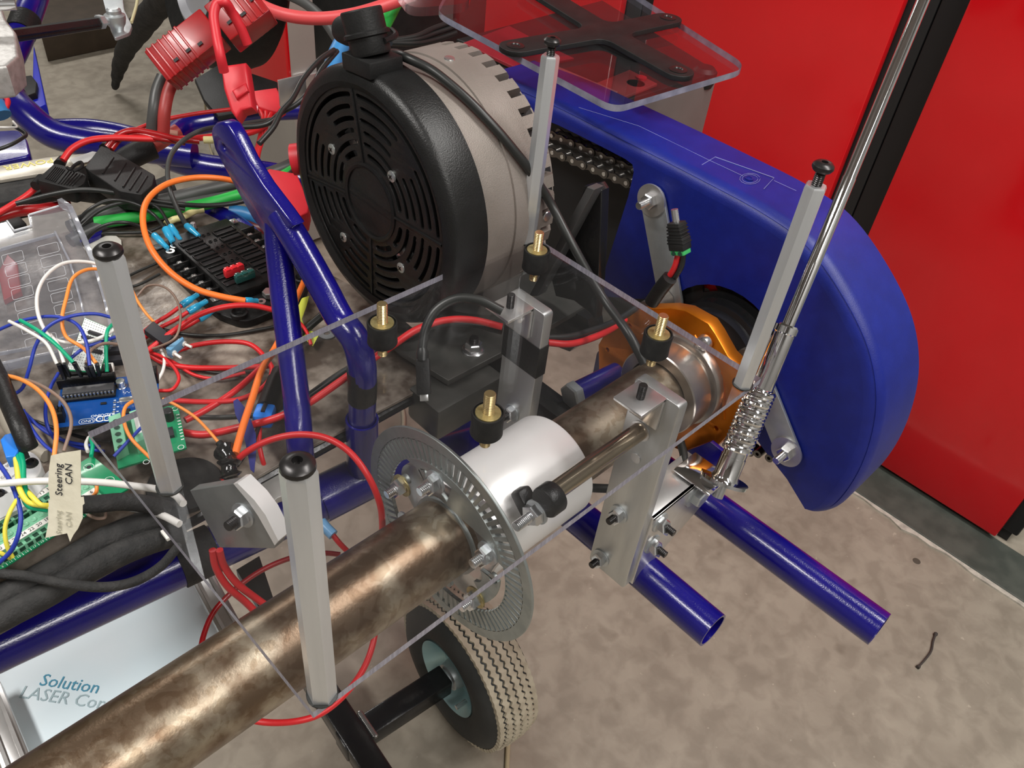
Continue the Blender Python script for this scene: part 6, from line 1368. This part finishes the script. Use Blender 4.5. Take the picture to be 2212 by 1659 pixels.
for ri in range(6):
    h = .0145 + .0122 * ri; bm = nb(); seg = 288; u, v, _ = frame(ax); rings = []
    rr = .1275 - (.0045 * ((h - .045) / .03) ** 2)
    for i in range(seg):
        a = 2 * math.pi * i / seg; er = u * math.cos(a) + v * math.sin(a); ph = (i % 4) / 4; zz = (0, .0030, .0016, -.0006)[i % 4]; zq = (.0016, -.0006, 0, .0030)[i % 4]
        c0_ = wc - ax * .045 + ax * h; lo_ = -.0040 - (zz if ri > 0 else zz * .3) ; hi_ = .0040 + (zq if ri < 5 else zq * .3)
        rings.append([bm.verts.new(c0_ + ax * lo_ + er * (rr - .006)), bm.verts.new(c0_ + ax * (lo_ + .0006) + er * rr), bm.verts.new(c0_ + ax * (hi_ - .0006) + er * rr), bm.verts.new(c0_ + ax * hi_ + er * (rr - .006))])
    for i in range(seg):
        A_, B_ = rings[i], rings[(i + 1) % seg]
        for k in range(3): bm.faces.new((A_[k], A_[k + 1], B_[k + 1], B_[k]))
    mk('tread_rib', bm, TRD, t, smooth=False)
RIMM = mat('pale_blue_rim', (.42, .64, .68), .28, .5, (.36, .58, .63), 20)
bm = nb(); lathe(bm, wc - ax * .045, ax, [(.022, .026), (.030, .030), (.044, .032), (.050, .020), (.058, .008), (.0625, .004), (.0625, .012), (.058, .020), (.058, .070), (.0625, .078), (.0625, .086), (.056, .082), (.044, .058), (.022, .062), (.022, .026)], 72); mk('rim', bm, RIMM, t)
bm = nb(); lathe(bm, wc - ax * .045, ax, [(0, -.004), (.014, -.004), (.016, 0), (.016, .006), (.021, .008), (.024, .026), (.024, .064), (0, .064)], 32); mk('hub', bm, ZINC, t)
hubp = wc - ax * .045
vs = hubp + V(0, 0, 0) + (Dp(1008, 1500, 1.2) - Dp(975, 1470, 1.2)).normalized() * .045
bm = nb(); cyl(bm, vs, vs - ax * .018, .0038, seg=12); mk('valve', bm, BOLT, t)
# welded leg
t = TC
k0 = hubp + ax * .004; sz = .036
d = (-ax); bst = None
for k in range(300):                              # where the arm meets the cross member seen at the sheet corner
    p = k0 - ax * (.001 * k); c_ = p - CAM; px = PX + F_PX * c_.dot(RX) / c_.dot(RF)
    if px < 765: bst = p; break
k1 = bst
R_ = M3(ax, V(0, 0, 1).cross(ax)); YD = V(0, 0, 1).cross(ax).normalized()
bm = nb(); box(bm, (k0 + k1) / 2 - ax * .01, ((k0 - k1).length + .02, sz * .96, sz * .96), R_, .003); mk('axle_arm', bm, BPAINT, t)
bm = nb(); box(bm, k1 + YD * .02, (sz, .34, sz), R_, .003); mk('cross_member', bm, BPAINT, t)
d = ax
bm = nb(); a_ = k1 + V(0, 0, sz / 2)
for k in range(16): p = a_ + ax * .022 + YD * (-.02 + .0026 * k); lathe(bm, p, (0, 0, 1), [(0, .003), (.0035, .0018), (.0045, -.001), (0, -.001)], 8)
w_ = mk('weld_bead', bm, mat('weld_metal', (.30, .30, .29), .3, .9), t); w_['kind'] = 'stuff'
bm = nb(); sweep(bm, spline([Zp(1098, 1600, FLOOR + .004), Zp(1096, 1640, FLOOR + .004), Zp(1094, 1700, FLOOR + .004)], 6), .0036, 10); top('floor_cord', bm, mat('tan_cord', (.45, .38, .24), .7), 'tan cord lying on the floor below the cart wheel', 'cord')
bm = nb(); sweep(bm, spline([Zp(864, 860, FLOOR + .004), Zp(872, 900, FLOOR + .004), Zp(868, 960, FLOOR + .004)], 6), .0040, 10); top('floor_cord', bm, mat('cream_cord', (.50, .45, .34), .7), 'cream cord on the floor seen between tray and slotted disc', 'cord')
bm = nb(); sweep(bm, spline([Zp(x, y, FLOOR + .0035) for x, y in ((2022, 1368), (2016, 1385), (2012, 1405), (1998, 1425), (1982, 1442))], 6), .0022, 8, rfun=lambda u: .0019 + .0016 * (abs(u - .5) > .44)); top('wire_scrap', bm, mat('dark_scrap', (.06, .05, .045), .7), 'short dark scrap of wire lying on the concrete floor at the right', 'scrap')
for lab, x, y, r in (('dark round stain spot nearer the red cabinet', 1980, 1212, .007),):
    bm = nb(); lathe(bm, Zp(x, y, FLOOR), (0, 0, 1), [(0, .0008), (r, .0006), (r * 1.1, 0), (0, 0)], 18); top('floor_blob', bm, mat('dark_blob', (.10, .085, .065), .7), 'dark round blob stuck on the floor near the red cabinet', 'blob')
# straps of yellow-green tag behind the brace
bm = nb(); P = [Zp(*q, -.103) for q in ((640, 672), (652, 645), (668, 640), (662, 662), (652, 690), (660, 712), (690, 722), (676, 748), (652, 728), (640, 705))]; prism(bm, P, (0, 0, .0005)); top('yellow_tag', bm, mat('neon_yellow_tag', (.70, .78, .10), .5), 'neon yellow cable tag curling between the two blue tubes', 'tag')
W_('thin red wire crossing the neon yellow tag', RED, .0016, [(632, 690, -98), (650, 700, -96), (664, 720, -98), (672, 745, -102)])
bm = nb(); lathe(bm, Zp(706, 722, -.1095), (0, 0, 1), [(.003, 0), (.0075, 0), (.0078, .0012), (.0030, .0016), (.003, 0)], 24); top('steel_washer', bm, ZINC, 'steel washer lying on the tray left of the bent stay', 'washer')
W_('short black cable behind the brace heading right', BLK, .0036, [(640, 730, -104), (668, 705, -100), (700, 678, -96), (720, 660, -96)])
# ------------------------------------------------------------------ lift everything so that the floor is at z = 0
for o in list(bpy.data.objects):
    if o.parent is None: o.location.z -= FLOOR
